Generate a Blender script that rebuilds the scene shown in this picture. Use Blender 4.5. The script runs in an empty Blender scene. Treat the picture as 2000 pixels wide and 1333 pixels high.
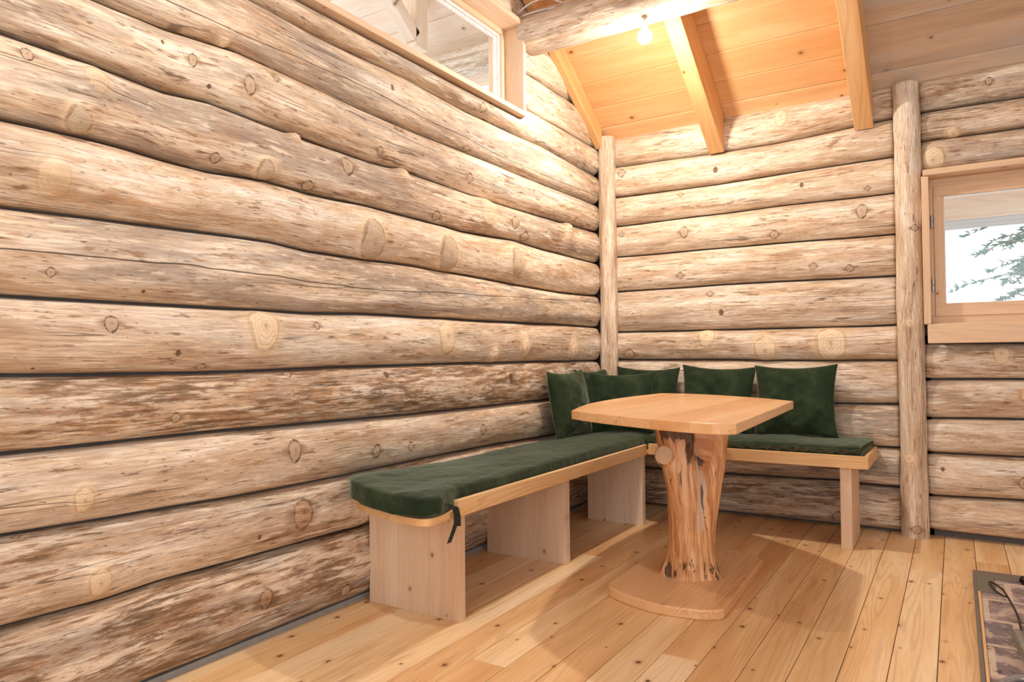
import bpy, math, random
import numpy as np
from mathutils import Vector, Matrix, Euler

# ------------------------------------------------------------------ camera, world, lights
S = bpy.context.scene
C = S.collection
cam_d = bpy.data.cameras.new('camera'); cam = bpy.data.objects.new('camera', cam_d); C.objects.link(cam)
R_ = Vector((0.8451065502, 0.5345259996, -0.0087678129)); U_ = Vector((0.0194836317, -0.0144062333, 0.9997063812)); F_ = Vector((-0.5342427415, 0.8450292398, 0.0225893099))
cam.matrix_world = Matrix(((R_.x, U_.x, -F_.x, 0), (R_.y, U_.y, -F_.y, 0), (R_.z, U_.z, -F_.z, 1.0), (0, 0, 0, 1)))
cam_d.sensor_width = 36; cam_d.lens = 24.636175; cam_d.clip_start = 0.02; cam_d.clip_end = 300
S.camera = cam
S.view_settings.view_transform = 'Standard'; S.view_settings.look = 'None'
S.view_settings.gamma = 1; S.view_settings.exposure = 0.4; S.view_settings.use_curve_mapping = False
W = bpy.data.worlds.new('overcast_sky'); S.world = W; W.use_nodes = True
bg = W.node_tree.nodes['Background']; bg.inputs[0].default_value = (0.93, 0.97, 1.0, 1); bg.inputs[1].default_value = 1.6

def area(name, loc, target, sx, sy, energy, col):
    d = bpy.data.lights.new(name, 'AREA'); d.shape = 'RECTANGLE'; d.size = sx; d.size_y = sy; d.energy = energy; d.color = col
    o = bpy.data.objects.new(name, d); C.objects.link(o); o.location = loc
    o.rotation_euler = (Vector(target) - Vector(loc)).to_track_quat('-Z', 'Y').to_euler()
area('added_rear_fill', (0.0, -1.33, 1.45), (-0.6, 3.0, 1.3), 3.0, 2.1, 15, (0.97, 0.98, 1.0))  # fill light added behind the camera; no door is known there
area('added_side_fill', (2.13, 1.2, 1.7), (-1.5, 2.2, 1.2), 1.8, 1.3, 8, (0.97, 0.98, 1.0))  # second added fill, out of view on the right, standing for no known window
BULB_E = 1650
BULBS = [(-1.326, 3.41, 2.652), (-1.25, 0.95, 2.70)]

# ------------------------------------------------------------------ helpers
def lin(r, g, b):
    f = lambda c: c / 255 / 12.92 if c / 255 <= 0.04045 else ((c / 255 + 0.055) / 1.055) ** 2.4
    return (f(r), f(g), f(b), 1)

def tag(o, label=None, cat=None, group=None, kind=None):
    if label: o['label'] = label
    if cat: o['category'] = cat
    if group: o['group'] = group
    if kind: o['kind'] = kind
    return o

def empty(name, loc=(0, 0, 0), rot=(0, 0, 0)):
    o = bpy.data.objects.new(name, None); C.objects.link(o); o.location = loc; o.rotation_euler = rot
    o.empty_display_size = 0.1
    return o

class MB:
    """collects vertices, faces and attributes, then becomes one mesh object"""
    def __init__(s): s.v = []; s.f = []; s.lc = []; s.tn = []; s.kn = []; s.lp = []; s.ck = []; s.n = 0
    def add(s, V, F, lc=None, tn=0.5, kn=None, lp=None, ck=None):
        V = np.asarray(V, float); k = len(V)
        s.v.append(V); s.f += [tuple(int(i) + s.n for i in f) for f in F]
        s.lc.append(np.asarray(lc if lc is not None else V, float))
        s.tn.append(np.full(k, tn, float))
        s.kn.append(np.asarray(kn, float) if kn is not None else np.tile([9., 9., 0.], (k, 1)))
        s.lp.append(np.tile(lp if lp is not None else [0.4, 0.3, 0.3], (k, 1)))
        s.ck.append(np.asarray(ck, float) if ck is not None else np.full(k, 9.))
        s.n += k
    def build(s, name, mat, parent=None, smooth=False, bevel=0, loc=(0, 0, 0)):
        me = bpy.data.meshes.new(name)
        V = np.concatenate(s.v)
        me.from_pydata(V.tolist(), [], s.f)
        for nm, arr, ty in (('lc', s.lc, 'FLOAT_VECTOR'), ('kn', s.kn, 'FLOAT_VECTOR'), ('lp', s.lp, 'FLOAT_VECTOR'), ('tn', s.tn, 'FLOAT'), ('ck', s.ck, 'FLOAT')):
            a = me.attributes.new(nm, ty, 'POINT'); d = np.concatenate(arr).astype(np.float32)
            a.data.foreach_set('vector' if ty == 'FLOAT_VECTOR' else 'value', d.ravel())
        me.materials.append(mat)
        if smooth: me.polygons.foreach_set('use_smooth', [True] * len(me.polygons))
        me.update()
        o = bpy.data.objects.new(name, me); C.objects.link(o); o.location = loc
        if parent: o.parent = parent
        if bevel:
            m = o.modifiers.new('bevel', 'BEVEL'); m.width = bevel; m.segments = 2; m.limit_method = 'ANGLE'; m.angle_limit = 0.6
        return o

RNG = random.Random(5)
BOXF = [(0, 3, 2, 1), (4, 5, 6, 7), (0, 1, 5, 4), (1, 2, 6, 5), (2, 3, 7, 6), (3, 0, 4, 7)]
def box(mb, x0, x1, y0, y1, z0, z1, axis=None, tn=None, M=None, off=None):
    V = np.array([(x0, y0, z0), (x1, y0, z0), (x1, y1, z0), (x0, y1, z0), (x0, y0, z1), (x1, y0, z1), (x1, y1, z1), (x0, y1, z1)], float)
    d = [x1 - x0, y1 - y0, z1 - z0]
    if axis is None: axis = int(np.argmax(d))
    oth = [i for i in range(3) if i != axis]
    off = off or (RNG.uniform(0, 50), RNG.uniform(0, 50), RNG.uniform(0, 50))
    lc = np.stack([V[:, axis] + off[0], V[:, oth[0]] + off[1], V[:, oth[1]] + off[2]], 1)
    if M is not None: V = np.array([tuple(M @ Vector(p)) for p in V])
    mb.add(V, BOXF, lc, RNG.random() if tn is None else tn)

def boxobj(name, mat, parent, dims, axis=None, tn=None, bevel=0.002, M=None):
    mb = MB(); box(mb, *dims, axis=axis, tn=tn, M=M); return mb.build(name, mat, parent, bevel=bevel)

def prism(mb, pts, z0, z1, tn=0.5, axis=1):
    """extrude a plan outline upward"""
    n = len(pts); V = [(x, y, z0) for x, y in pts] + [(x, y, z1) for x, y in pts]
    F = [tuple(range(n))[::-1], tuple(range(n, 2 * n))] + [(i, (i + 1) % n, n + (i + 1) % n, n + i) for i in range(n)]
    V = np.array(V); o = (RNG.uniform(0, 50), RNG.uniform(0, 50))
    lc = np.stack([V[:, axis] + o[0], V[:, 1 - axis] + o[1], V[:, 2]], 1)
    mb.add(V, F, lc, tn)

def tube(mb, P, r, seg=12, cap=True, tn=0.5):
    P = [Vector(p) for p in P]; rr = r if hasattr(r, '__len__') else [r] * len(P)
    V = []; lc = []; F = []; up = None; s = 0
    for i, p in enumerate(P):
        t = (P[min(i + 1, len(P) - 1)] - P[max(i - 1, 0)]).normalized()
        if up is None: up = t.orthogonal().normalized()
        up = (up - t * up.dot(t)).normalized(); b = t.cross(up)
        if i: s += (p - P[i - 1]).length
        for k in range(seg):
            a = 2 * math.pi * k / seg
            V.append(tuple(p + (up * math.cos(a) + b * math.sin(a)) * rr[i])); lc.append((s, a * rr[i], 0))
    n = len(P)
    for i in range(n - 1):
        for k in range(seg):
            F.append((i * seg + k, i * seg + (k + 1) % seg, (i + 1) * seg + (k + 1) % seg, (i + 1) * seg + k))
    if cap: F.append(tuple(range(seg))[::-1]); F.append(tuple(range((n - 1) * seg, n * seg)))
    mb.add(V, F, lc, tn)

def wav(x, y, seed, f=1.0):
    """smooth pseudo noise in about -1..1 for arrays"""
    rs = np.random.RandomState(seed); o = 0; x = np.asarray(x, float); y = np.asarray(y, float)
    for k in range(7):
        a = rs.uniform(0.4, 1.9) * f * (1 + k * 0.35); b = rs.uniform(-1.5, 1.5) * f * (1 + k * 0.3)
        o = o + np.sin(a * x + b * y + rs.uniform(0, 6.28)) / (1 + 0.35 * k)
    return o / 3.2

# ------------------------------------------------------------------ node helper
class NT:
    def __init__(s, name):
        s.m = bpy.data.materials.new(name); s.m.use_nodes = True; s.t = s.m.node_tree
        s.b = s.t.nodes['Principled BSDF']; s.out = s.t.nodes['Material Output']
    def node(s, ty, ins=None, **kw):
        n = s.t.nodes.new(ty)
        for k, v in kw.items(): setattr(n, k, v)
        for k, v in (ins or {}).items(): s.set(n.inputs[k], v)
        return n
    def set(s, sock, v):
        if isinstance(v, bpy.types.NodeSocket): s.t.links.new(v, sock)
        elif v is not None: sock.default_value = v
    def attr(s, name):
        n = s.node('ShaderNodeAttribute', attribute_name=name); return n
    def math(s, op, a, b=None, c=None, clamp=False):
        n = s.node('ShaderNodeMath', operation=op, use_clamp=clamp)
        s.set(n.inputs[0], a)
        if b is not None: s.set(n.inputs[1], b)
        if c is not None: s.set(n.inputs[2], c)
        return n.outputs[0]
    def vmul(s, v, k):
        n = s.node('ShaderNodeVectorMath', operation='MULTIPLY'); s.set(n.inputs[0], v); n.inputs[1].default_value = k; return n.outputs[0]
    def vadd(s, v, k):
        n = s.node('ShaderNodeVectorMath', operation='ADD'); s.set(n.inputs[0], v); s.set(n.inputs[1], k); return n.outputs[0]
    def noise(s, v, k=(1, 1, 1), detail=4, rough=0.55, dist=0.0, color=False):
        n = s.node('ShaderNodeTexNoise', noise_dimensions='3D'); s.set(n.inputs['Vector'], s.vmul(v, k))
        n.inputs['Scale'].default_value = 1; n.inputs['Detail'].default_value = detail; n.inputs['Roughness'].default_value = rough; n.inputs['Distortion'].default_value = dist
        return n.outputs['Color'] if color else n.outputs['Fac']
    def vor(s, v, k, feature='F1', rnd=1.0):
        n = s.node('ShaderNodeTexVoronoi', feature=feature); s.set(n.inputs['Vector'], s.vmul(v, k)); n.inputs['Scale'].default_value = 1
        if 'Randomness' in n.inputs: n.inputs['Randomness'].default_value = rnd
        return n
    def step(s, v, a, b):
        """smoothstep from a to b (a may exceed b)"""
        n = s.node('ShaderNodeMapRange', interpolation_type='SMOOTHSTEP'); s.set(n.inputs['Value'], v)
        if a <= b: n.inputs['From Min'].default_value = a; n.inputs['From Max'].default_value = b
        else:
            n.inputs['From Min'].default_value = b; n.inputs['From Max'].default_value = a
            n.inputs['To Min'].default_value = 1; n.inputs['To Max'].default_value = 0
        return n.outputs[0]
    def mix(s, f, a, b, mode='MIX'):
        n = s.node('ShaderNodeMix', data_type='RGBA', blend_type=mode); n.clamp_factor = True
        s.set(n.inputs[0], f); s.set(n.inputs[6], a); s.set(n.inputs[7], b); return n.outputs[2]
    def ramp(s, v, stops, interp='LINEAR'):
        n = s.node('ShaderNodeValToRGB'); s.set(n.inputs[0], v); cr = n.color_ramp; cr.interpolation = interp
        while len(cr.elements) < len(stops): cr.elements.new(0.5)
        for e, (p, c) in zip(cr.elements, stops): e.position = p; e.color = c if len(c) == 4 else (*c, 1)
        return n.outputs[0]
    def bump(s, h, st, dist, prev=None):
        n = s.node('ShaderNodeBump'); n.inputs['Strength'].default_value = st; n.inputs['Distance'].default_value = dist
        s.set(n.inputs['Height'], h)
        if prev is not None: s.set(n.inputs['Normal'], prev)
        return n.outputs[0]
    def finish(s, col, rough=0.6, normal=None, spec=0.3):
        s.set(s.b.inputs['Base Color'], col); s.set(s.b.inputs['Roughness'], rough)
        s.b.inputs['Specular IOR Level'].default_value = spec
        if normal is not None: s.set(s.b.inputs['Normal'], normal)
        return s.m

def log_material(name='peeled_log_wood', post=False):
    n = NT(name)
    lc = n.attr('lc').outputs['Vector']; kn = n.attr('kn').outputs['Vector']; lp = n.node('ShaderNodeSeparateXYZ', {0: n.attr('lp').outputs['Vector']})
    dark, grey, rust = lp.outputs
    wob = n.noise(lc, (2.2, 7, 7), 3, 0.5, color=True)
    lcw = n.vadd(lc, n.vmul(wob, (0.05, 0.012, 0.0)))
    base = n.ramp(n.noise(lcw, (1.8, 17, 17), 7, 0.66), [(0.30, lin(160, 128, 100)), (0.42, lin(206, 178, 150)), (0.54, lin(233, 214, 191)), (0.68, lin(250, 243, 232))])
    # long soft grey weathering
    g = n.noise(lcw, (1.1, 12, 12), 5, 0.65)
    gm = n.math('MULTIPLY', n.step(g, 0.40, 0.58), grey)
    base = n.mix(gm, base, lin(150, 140, 132))
    # drawknife strokes: elongated cells with their own tone
    vo = n.vor(lcw, (9, 42, 42)); cell = n.node('ShaderNodeSeparateXYZ', {0: vo.outputs['Color']})
    base = n.mix(n.math('MULTIPLY', n.step(cell.outputs[0], 0.4, 0.95), 0.14), base, lin(248, 226, 192))
    # brown inner-bark patches
    p1 = n.noise(lcw, (8, 75, 75), 6, 0.7)
    p0 = n.noise(lcw, (2.0, 10, 10), 3, 0.55)
    pm = n.math('ADD', n.math('MULTIPLY', p1, 0.62), n.math('MULTIPLY', p0, 0.38))
    # pm low -> patch; dark raises the coverage
    cov = n.math('ADD', n.math('MULTIPLY', dark, 0.15), 0.385)
    pd = n.math('SUBTRACT', cov, pm)
    patch = n.step(pd, 0.0, 0.055)
    pcol = n.ramp(n.noise(lcw, (3, 20, 20), 3), [(0.3, lin(84, 66, 50)), (0.5, lin(134, 102, 72)), (0.7, lin(178, 134, 90))])
    base = n.mix(n.math('MULTIPLY', patch, 0.78), base, pcol)
    # darker cores
    core = n.step(pd, 0.06, 0.11)
    base = n.mix(n.math('MULTIPLY', core, 0.5), base, lin(74, 54, 38))
    # rusty blotches
    rn = n.noise(lc, (11, 30, 30), 4, 0.65, 0.5)
    rm = n.math('MULTIPLY', n.step(rn, 0.52, 0.62), rust)
    base = n.mix(n.math('MULTIPLY', rm, 0.75), base, lin(198, 148, 100))
    # fine fibres
    fib = n.noise(lcw, (12, 190, 190), 3, 0.6)
    base = n.mix(n.math('MULTIPLY', n.step(fib, 0.60, 0.36), 0.32), base, lin(128, 96, 66))
    # short dark dashes
    da = n.noise(lcw, (11, 95, 95), 3, 0.55)
    base = n.mix(n.math('MULTIPLY', n.math('MULTIPLY', n.step(da, 0.40, 0.31), n.step(p0, 0.38, 0.52)), 0.7), base, lin(112, 76, 48))
    fl = n.noise(lcw, (30, 110, 110), 2, 0.5)
    base = n.mix(n.math('MULTIPLY', n.step(fl, 0.33, 0.28), 0.6), base, lin(84, 58, 42))
    lt = n.noise(lcw, (7, 60, 60), 5, 0.65)
    base = n.mix(n.math('MULTIPLY', n.step(lt, 0.54, 0.66), 0.55), base, lin(250, 238, 220))
    # drying cracks
    cr = n.noise(lc, (0.8, 46, 46), 0, 0.4)
    cl = n.step(n.math('ABSOLUTE', n.math('SUBTRACT', cr, 0.5)), 0.012, 0.004)
    cm = n.math('MULTIPLY', n.math('MULTIPLY', cl, n.step(n.noise(lc, (2.2, 14, 14), 1), 0.54, 0.60)), 0.7)
    ck = n.math('ADD', n.attr('ck').outputs['Fac'], n.math('MULTIPLY', n.math('SUBTRACT', n.noise(lc, (3, 1, 1), 2), 0.5), 0.018))
    cm = n.math('MAXIMUM', cm, n.step(n.math('ABSOLUTE', ck), 0.0015, 0.0006))
    base = n.mix(n.math('MULTIPLY', cm, 0.8), base, lin(52, 40, 32))
    # knots
    ks = n.node('ShaderNodeSeparateXYZ', {0: kn}); ty = n.math('DIVIDE', ks.outputs[2], 6.0)
    kx = n.math('POWER', ks.outputs[0], 2.0); ky = n.math('POWER', ks.outputs[1], 2.0)
    d = n.math('SQRT', n.math('ADD', kx, ky))
    d = n.math('ADD', d, n.math('MULTIPLY', n.math('SUBTRACT', 1.0, n.attr('tn').outputs['Fac'], clamp=True), 9.0))
    d = n.math('ADD', d, n.math('MULTIPLY', n.math('SUBTRACT', n.noise(kn, (1.6, 1.6, 1), 2), 0.5), 0.45))
    q = lambda vals: n.ramp(n.math('ADD', ty, 0.02), [(i / 6.0, (v, v, v)) for i, v in enumerate(vals)], 'CONSTANT')
    disc = n.ramp(n.math('ADD', ty, 0.02), [(0, lin(186, 170, 150)), (1 / 6, lin(190, 168, 142)), (2 / 6, lin(238, 208, 168)), (3 / 6, lin(96, 66, 44)), (4 / 6, lin(240, 218, 188)), (5 / 6, lin(186, 142, 104))], 'CONSTANT')
    rings = n.math('SINE', n.math('MULTIPLY', d, 26.0))
    disc = n.mix(n.math('MULTIPLY', n.step(rings, 0.0, 1.0), 0.3), disc, lin(130, 98, 68))
    disc = n.mix(n.math('MULTIPLY', n.step(d, 0.28, 0.1), n.ramp(n.math('ADD', ty, 0.02), [(0, (.3,) * 3), (1 / 6, (.5,) * 3), (2 / 6, (0,) * 3), (3 / 6, (0,) * 3), (4 / 6, (.45,) * 3), (5 / 6, (.8,) * 3)], 'CONSTANT')), disc, lin(120, 76, 46))
    halo = n.math('MULTIPLY', n.step(d, 1.9, 1.05), q([0.5, 0.1, 0.22, 0, 0.4, 0.0]))
    base = n.mix(halo, base, lin(240, 210, 168))
    base = n.mix(n.math('MULTIPLY', n.step(d, 1.08, 0.92), q([0.75, 0.8, 0.2, 0.9, 0.7, 0.45])), base, disc)
    rim = n.math('MULTIPLY', n.step(n.math('ABSOLUTE', n.math('SUBTRACT', d, 1.08)), 0.2, 0.04), n.math('MULTIPLY', q([0.5, 0.85, 0.12, 0.4, 0.22, 0.6]), n.math('ADD', 0.35, n.math('MULTIPLY', n.step(n.noise(kn, (1.1, 1.1, 1), 2), 0.38, 0.6), 0.65))))
    base = n.mix(rim, base, lin(88, 62, 42))
    wing = n.step(n.math('ADD', n.math('MULTIPLY', n.math('SUBTRACT', 1.0, n.attr('tn').outputs['Fac']), 9.0), n.math('SQRT', n.math('ADD', n.math('MULTIPLY', kx, 0.14), n.math('MULTIPLY', ky, 1.5)))), 1.1, 0.5)
    base = n.mix(n.math('MULTIPLY', n.math('MULTIPLY', wing, n.step(d, 0.95, 1.05)), q([0.15, 0.55, 0.1, 0.35, 0.0, 0.5])), base, lin(122, 86, 56))
    h = n.math('ADD', n.math('MULTIPLY', n.noise(lcw, (7, 40, 40), 5, 0.6), 0.8), n.math('MULTIPLY', fib, 0.25))
    h = n.math('ADD', h, n.math('MULTIPLY', cell.outputs[2], 0.10))
    h = n.math('SUBTRACT', h, n.math('MULTIPLY', cm, 1.0))
    h = n.math('SUBTRACT', h, n.math('MULTIPLY', rim, 0.7))
    return n.finish(base, 0.62, n.bump(h, 0.75, 0.008), 0.25)

def board_material(name, c_lo, c_mid, c_hi, knots=0.6, kscale=3.6, tonevar=0.5, rough=0.45, spec=0.35, grain=0.3, knotcol=(150, 92, 50), grey=0.0, strips=0):
    n = NT(name); lc = n.attr('lc').outputs['Vector']; tn = n.attr('tn').outputs['Fac']
    w = n.noise(lc, (1.3, 7, 7), 2, 0.5, color=True)
    l2 = n.vadd(lc, n.vmul(w, (0.1, 0.05, 0.05)))
    t = n.math('ADD', n.math('MULTIPLY', n.noise(l2, (0.8, 9, 9), 4, 0.55), 1 - tonevar * 0.5), n.math('MULTIPLY', tn, tonevar * 0.5))
    base = n.ramp(t, [(0.3, lin(*c_lo)), (0.5, lin(*c_mid)), (0.7, lin(*c_hi))])
    sep = n.node('ShaderNodeSeparateXYZ', {0: l2})
    # growth-ring figure, stretched along the board
    rg = n.noise(l2, (0.55, 11, 11), 1, 0.4)
    ring = n.math('SINE', n.math('MULTIPLY', rg, 95.0))
    rs_ = n.math('MULTIPLY', n.step(ring, 0.1, 1.0), grain)
    if strips:
        wn = n.node('ShaderNodeTexWhiteNoise', noise_dimensions='1D'); n.set(wn.inputs['W'], n.math('FLOOR', n.math('DIVIDE', n.node('ShaderNodeSeparateXYZ', {0: lc}).outputs[1], strips)))
        base = n.mix(n.math('MULTIPLY', wn.outputs['Value'], 0.55), base, lin(*c_hi))
    base = n.mix(n.math('MULTIPLY', rs_, n.step(n.noise(l2, (0.4, 5, 5), 1), 0.35, 0.6)), base, lin(*[int(c * 0.8) for c in c_lo]))
    fib = n.noise(l2, (6, 260, 260), 2, 0.5)
    base = n.mix(n.math('MULTIPLY', n.step(fib, 0.55, 0.35), 0.14), base, lin(*[int(c * 0.8) for c in c_lo]))
    v = n.vor(lc, (kscale, kscale * 1.35, kscale * 1.35)); v.voronoi_dimensions = '2D'; cs = n.node('ShaderNodeSeparateXYZ', {0: v.outputs['Color']})
    dd = n.math('ADD', v.outputs['Distance'], n.math('MULTIPLY', n.math('SUBTRACT', n.noise(lc, (40, 40, 40), 2), 0.5), 0.05))
    keep = n.step(cs.outputs[0], 1 - knots, 1 - knots + 0.02)
    rad = n.math('ADD', 0.02, n.math('MULTIPLY', cs.outputs[1], 0.045))
    rel = n.math('DIVIDE', dd, rad)
    km = n.math('MULTIPLY', n.step(rel, 1.1, 0.75), keep)
    hal = n.math('MULTIPLY', n.step(rel, 2.8, 1.0), keep)
    base = n.mix(n.math('MULTIPLY', hal, 0.38), base, lin(*[int(c * 0.86) for c in c_lo]))
    base = n.mix(n.math('MULTIPLY', km, 0.85), base, lin(*knotcol))
    base = n.mix(n.math('MULTIPLY', n.math('MULTIPLY', n.step(rel, 0.5, 0.2), keep), 0.6), base, lin(*[int(c * 0.55) for c in knotcol]))
    if grey: base = n.mix(n.math('MULTIPLY', n.step(n.noise(lc, (1.1, 6, 6), 4, 0.6), 0.42, 0.62), grey), base, lin(196, 188, 182))
    return n.finish(base, rough, n.bump(n.math('ADD', fib, n.math('MULTIPLY', rs_, 1.0)), 0.12, 0.002), spec)

def plain(name, col, rough=0.5, metal=0.0, bump=0, spec=0.4):
    n = NT(name); tc = n.node('ShaderNodeTexCoord').outputs['Object']
    v = n.noise(tc, (30, 30, 30), 4)
    c = n.mix(n.math('MULTIPLY', n.step(v, 0.4, 0.7), 0.25), lin(*col), lin(*[int(k * 0.72) for k in col]))
    n.b.inputs['Metallic'].default_value = metal
    return n.finish(c, rough, n.bump(v, bump, 0.003) if bump else None, spec)

def velvet_material():
    n = NT('green_velvet'); tc = n.node('ShaderNodeTexCoord').outputs['Object']
    big = n.noise(tc, (3, 7, 5), 2, 0.5, 0.8); nap = n.noise(tc, (16, 16, 16), 4, 0.6, 0.5); fine = n.noise(tc, (420, 420, 420), 2)
    t = n.math('ADD', n.math('MULTIPLY', big, 0.6), n.math('MULTIPLY', nap, 0.4))
    col = n.ramp(t, [(0.28, lin(26, 38, 26)), (0.5, lin(44, 58, 38)), (0.75, lin(74, 88, 60))])
    col = n.mix(n.math('MULTIPLY', fine, 0.25), col, lin(24, 34, 24))
    n.b.inputs['Sheen Weight'].default_value = 0.8; n.b.inputs['Sheen Roughness'].default_value = 0.35
    n.b.inputs['Sheen Tint'].default_value = lin(180, 190, 170)
    h = n.math('ADD', n.math('MULTIPLY', nap, 1.0), n.math('MULTIPLY', fine, 0.12))
    return n.finish(col, 0.85, n.bump(h, 0.5, 0.012), 0.1)

def trunk_material():
    n = NT('gnarled_trunk_wood'); lc = n.attr('lc').outputs['Vector']
    w = n.noise(lc, (6, 9, 9), 3, 0.5, color=True); l2 = n.vadd(lc, n.vmul(w, (0.09, 0.03, 0.0)))
    base = n.ramp(n.noise(l2, (4, 38, 38), 7, 0.66), [(0.3, lin(136, 82, 46)), (0.43, lin(200, 138, 86)), (0.55, lin(228, 176, 126)), (0.68, lin(240, 208, 172))])
    pale = n.attr('tn').outputs['Fac']
    pm_ = n.step(n.math('ADD', pale, n.math('MULTIPLY', n.math('SUBTRACT', n.noise(l2, (7, 40, 40), 5, 0.65), 0.5), 1.6)), 0.42, 0.7)
    base = n.mix(n.math('MULTIPLY', n.math('MULTIPLY', pm_, n.step(pale, 0.05, 0.3)), 0.8), base, lin(214, 186, 162))
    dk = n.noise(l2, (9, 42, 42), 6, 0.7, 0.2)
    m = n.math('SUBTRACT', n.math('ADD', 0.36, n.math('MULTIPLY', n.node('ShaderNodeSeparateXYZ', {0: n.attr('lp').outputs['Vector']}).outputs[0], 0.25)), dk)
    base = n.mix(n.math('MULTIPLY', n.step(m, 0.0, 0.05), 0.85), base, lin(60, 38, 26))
    cr = n.step(n.math('ABSOLUTE', n.math('SUBTRACT', n.noise(l2, (2.0, 30, 30), 1), 0.5)), 0.010, 0.003)
    cr = n.math('MULTIPLY', cr, n.step(n.noise(l2, (5, 14, 14), 1), 0.52, 0.6))
    base = n.mix(n.math('MULTIPLY', cr, 0.75), base, lin(48, 30, 22))
    h = n.math('SUBTRACT', n.noise(l2, (5, 30, 30), 5, 0.6), n.math('MULTIPLY', cr, 0.6))
    return n.finish(base, 0.42, n.bump(h, 0.6, 0.006), 0.45)

def glass_material():
    n = NT('window_glass'); t = n.t
    tr = n.node('ShaderNodeBsdfTransparent'); gl = n.node('ShaderNodeBsdfGlossy'); gl.inputs['Roughness'].default_value = 0.02
    mx = n.node('ShaderNodeMixShader'); mx.inputs[0].default_value = 0.05; t.links.new(tr.outputs[0], mx.inputs[1]); t.links.new(gl.outputs[0], mx.inputs[2])
    t.links.new(mx.outputs[0], n.out.inputs['Surface']); return n.m

def emit_material(name, col, st):
    n = NT(name); n.b.inputs['Emission Color'].default_value = (*col, 1); n.b.inputs['Emission Strength'].default_value = st
    n.b.inputs['Base Color'].default_value = (1, 1, 1, 1); return n.m

def stone_material():
    n = NT('reclaimed_brick_hearth'); tc = n.node('ShaderNodeTexCoord').outputs['Object']
    bt = n.node('ShaderNodeTexBrick', {'Vector': n.vadd(tc, n.vmul(n.noise(tc, (14, 14, 14), 2, color=True), (0.012, 0.012, 0)))})
    bt.inputs['Scale'].default_value = 1; bt.inputs['Brick Width'].default_value = 0.17; bt.inputs['Row Height'].default_value = 0.26
    bt.inputs['Mortar Size'].default_value = 0.012; bt.offset = 0.5
    bt.inputs['Color1'].default_value = lin(122, 110, 114); bt.inputs['Color2'].default_value = lin(152, 132, 126); bt.inputs['Mortar'].default_value = lin(196, 178, 160)
    d = n.noise(tc, (9, 9, 9), 5, 0.65)
    c = n.mix(n.step(d, 0.56, 0.66), bt.outputs['Color'], lin(84, 66, 60)); c = n.mix(n.math('MULTIPLY', n.step(d, 0.50, 0.42), 0.6), c, lin(210, 188, 170))
    return n.finish(c, 0.75, n.bump(n.math('ADD', d, bt.outputs['Fac']), 0.5, 0.006), 0.25)

M_log = log_material()
M_floor = board_material('pine_floorboards', (212, 160, 108), (236, 196, 144), (250, 224, 184), knots=0.6, kscale=4.6, tonevar=0.6, rough=0.34, spec=0.4, grain=0.26, knotcol=(128, 78, 42))
M_ceil = board_material('pine_ceiling_planks', (218, 162, 106), (230, 178, 124), (240, 198, 150), knots=0.4, kscale=3.2, tonevar=0.4, rough=0.6, grain=0.2, knotcol=(160, 100, 58))
M_ceilg = board_material('grey_ceiling_planks', (186, 156, 128), (212, 184, 156), (230, 210, 188), knots=0.6, kscale=3.4, tonevar=0.4, rough=0.65, grain=0.2, knotcol=(130, 84, 54), grey=0.7)  # greyer plank tone with paler grey smears
M_raft = board_material('pine_rafter_wood', (214, 160, 104), (228, 178, 122), (238, 196, 146), knots=0.3, kscale=2.6, tonevar=0.3, rough=0.6, grain=0.25)
M_board = board_material('planed_spruce_board', (218, 184, 152), (228, 198, 168), (238, 214, 188), knots=0.4, kscale=5.5, tonevar=0.3, rough=0.5, grain=0.10, knotcol=(172, 118, 80))
M_trim = board_material('bench_edge_board', (222, 172, 116), (232, 188, 134), (240, 204, 156), knots=0.2, kscale=3.5, tonevar=0.3, rough=0.45, grain=0.3)
M_table = board_material('oiled_ash_tabletop', (206, 148, 96), (224, 170, 116), (240, 200, 154), knots=0.12, kscale=2.5, tonevar=0.4, rough=0.3, spec=0.5, grain=0.3, knotcol=(150, 96, 60), strips=0.16)
M_case = board_material('window_casing_wood', (214, 180, 146), (226, 194, 162), (236, 208, 180), knots=0.35, kscale=4.0, tonevar=0.3, rough=0.55, grain=0.2, knotcol=(160, 108, 72))
M_out = board_material('pale_outdoor_boards', (236, 204, 176), (245, 220, 196), (250, 234, 216), knots=0.5, kscale=2.5, tonevar=0.3, rough=0.7, grain=0.2, knotcol=(150, 110, 84))
M_outg = board_material('grey_porch_board', (178, 172, 166), (196, 190, 184), (212, 206, 200), knots=0.4, kscale=1.6, tonevar=0.3, rough=0.7, grain=0.2, knotcol=(150, 130, 112))
M_gap = plain('grey_sealing_strip', (150, 150, 150), 0.8)
M_wool = plain('grey_joint_felt', (104, 102, 102), 0.95, bump=0.3)
M_velvet = velvet_material(); M_trunk = trunk_material(); M_glass = glass_material(); M_stone = stone_material()
M_white = plain('white_window_gasket', (236, 234, 230), 0.4)
M_steel = plain('brushed_steel', (176, 178, 180), 0.35, 0.9)
M_greym = plain('grey_plate_metal', (124, 118, 108), 0.5, 0.3)
M_black = plain('black_iron', (34, 30, 28), 0.45, 0.4)
M_cable = plain('white_cable_sheath', (206, 206, 210), 0.5)
M_strap = plain('dark_ribbon', (40, 44, 36), 0.9)
M_bulbtop = emit_material('frosted_bulb_neck', (1.0, 0.91, 0.80), BULB_E * 0.035)
M_bulb_dim = emit_material('dimmer_bulb_glass', (1.0, 0.93, 0.84), BULB_E * 0.6)
M_bulb = emit_material('glowing_bulb_glass', (1.0, 0.91, 0.80), BULB_E)
M_ground = plain('snowy_ground', (236, 238, 240), 0.9)
M_needle = plain('fir_needles', (96, 132, 122), 0.8)
M_bark = plain('fir_bark', (150, 130, 118), 0.9)
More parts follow.
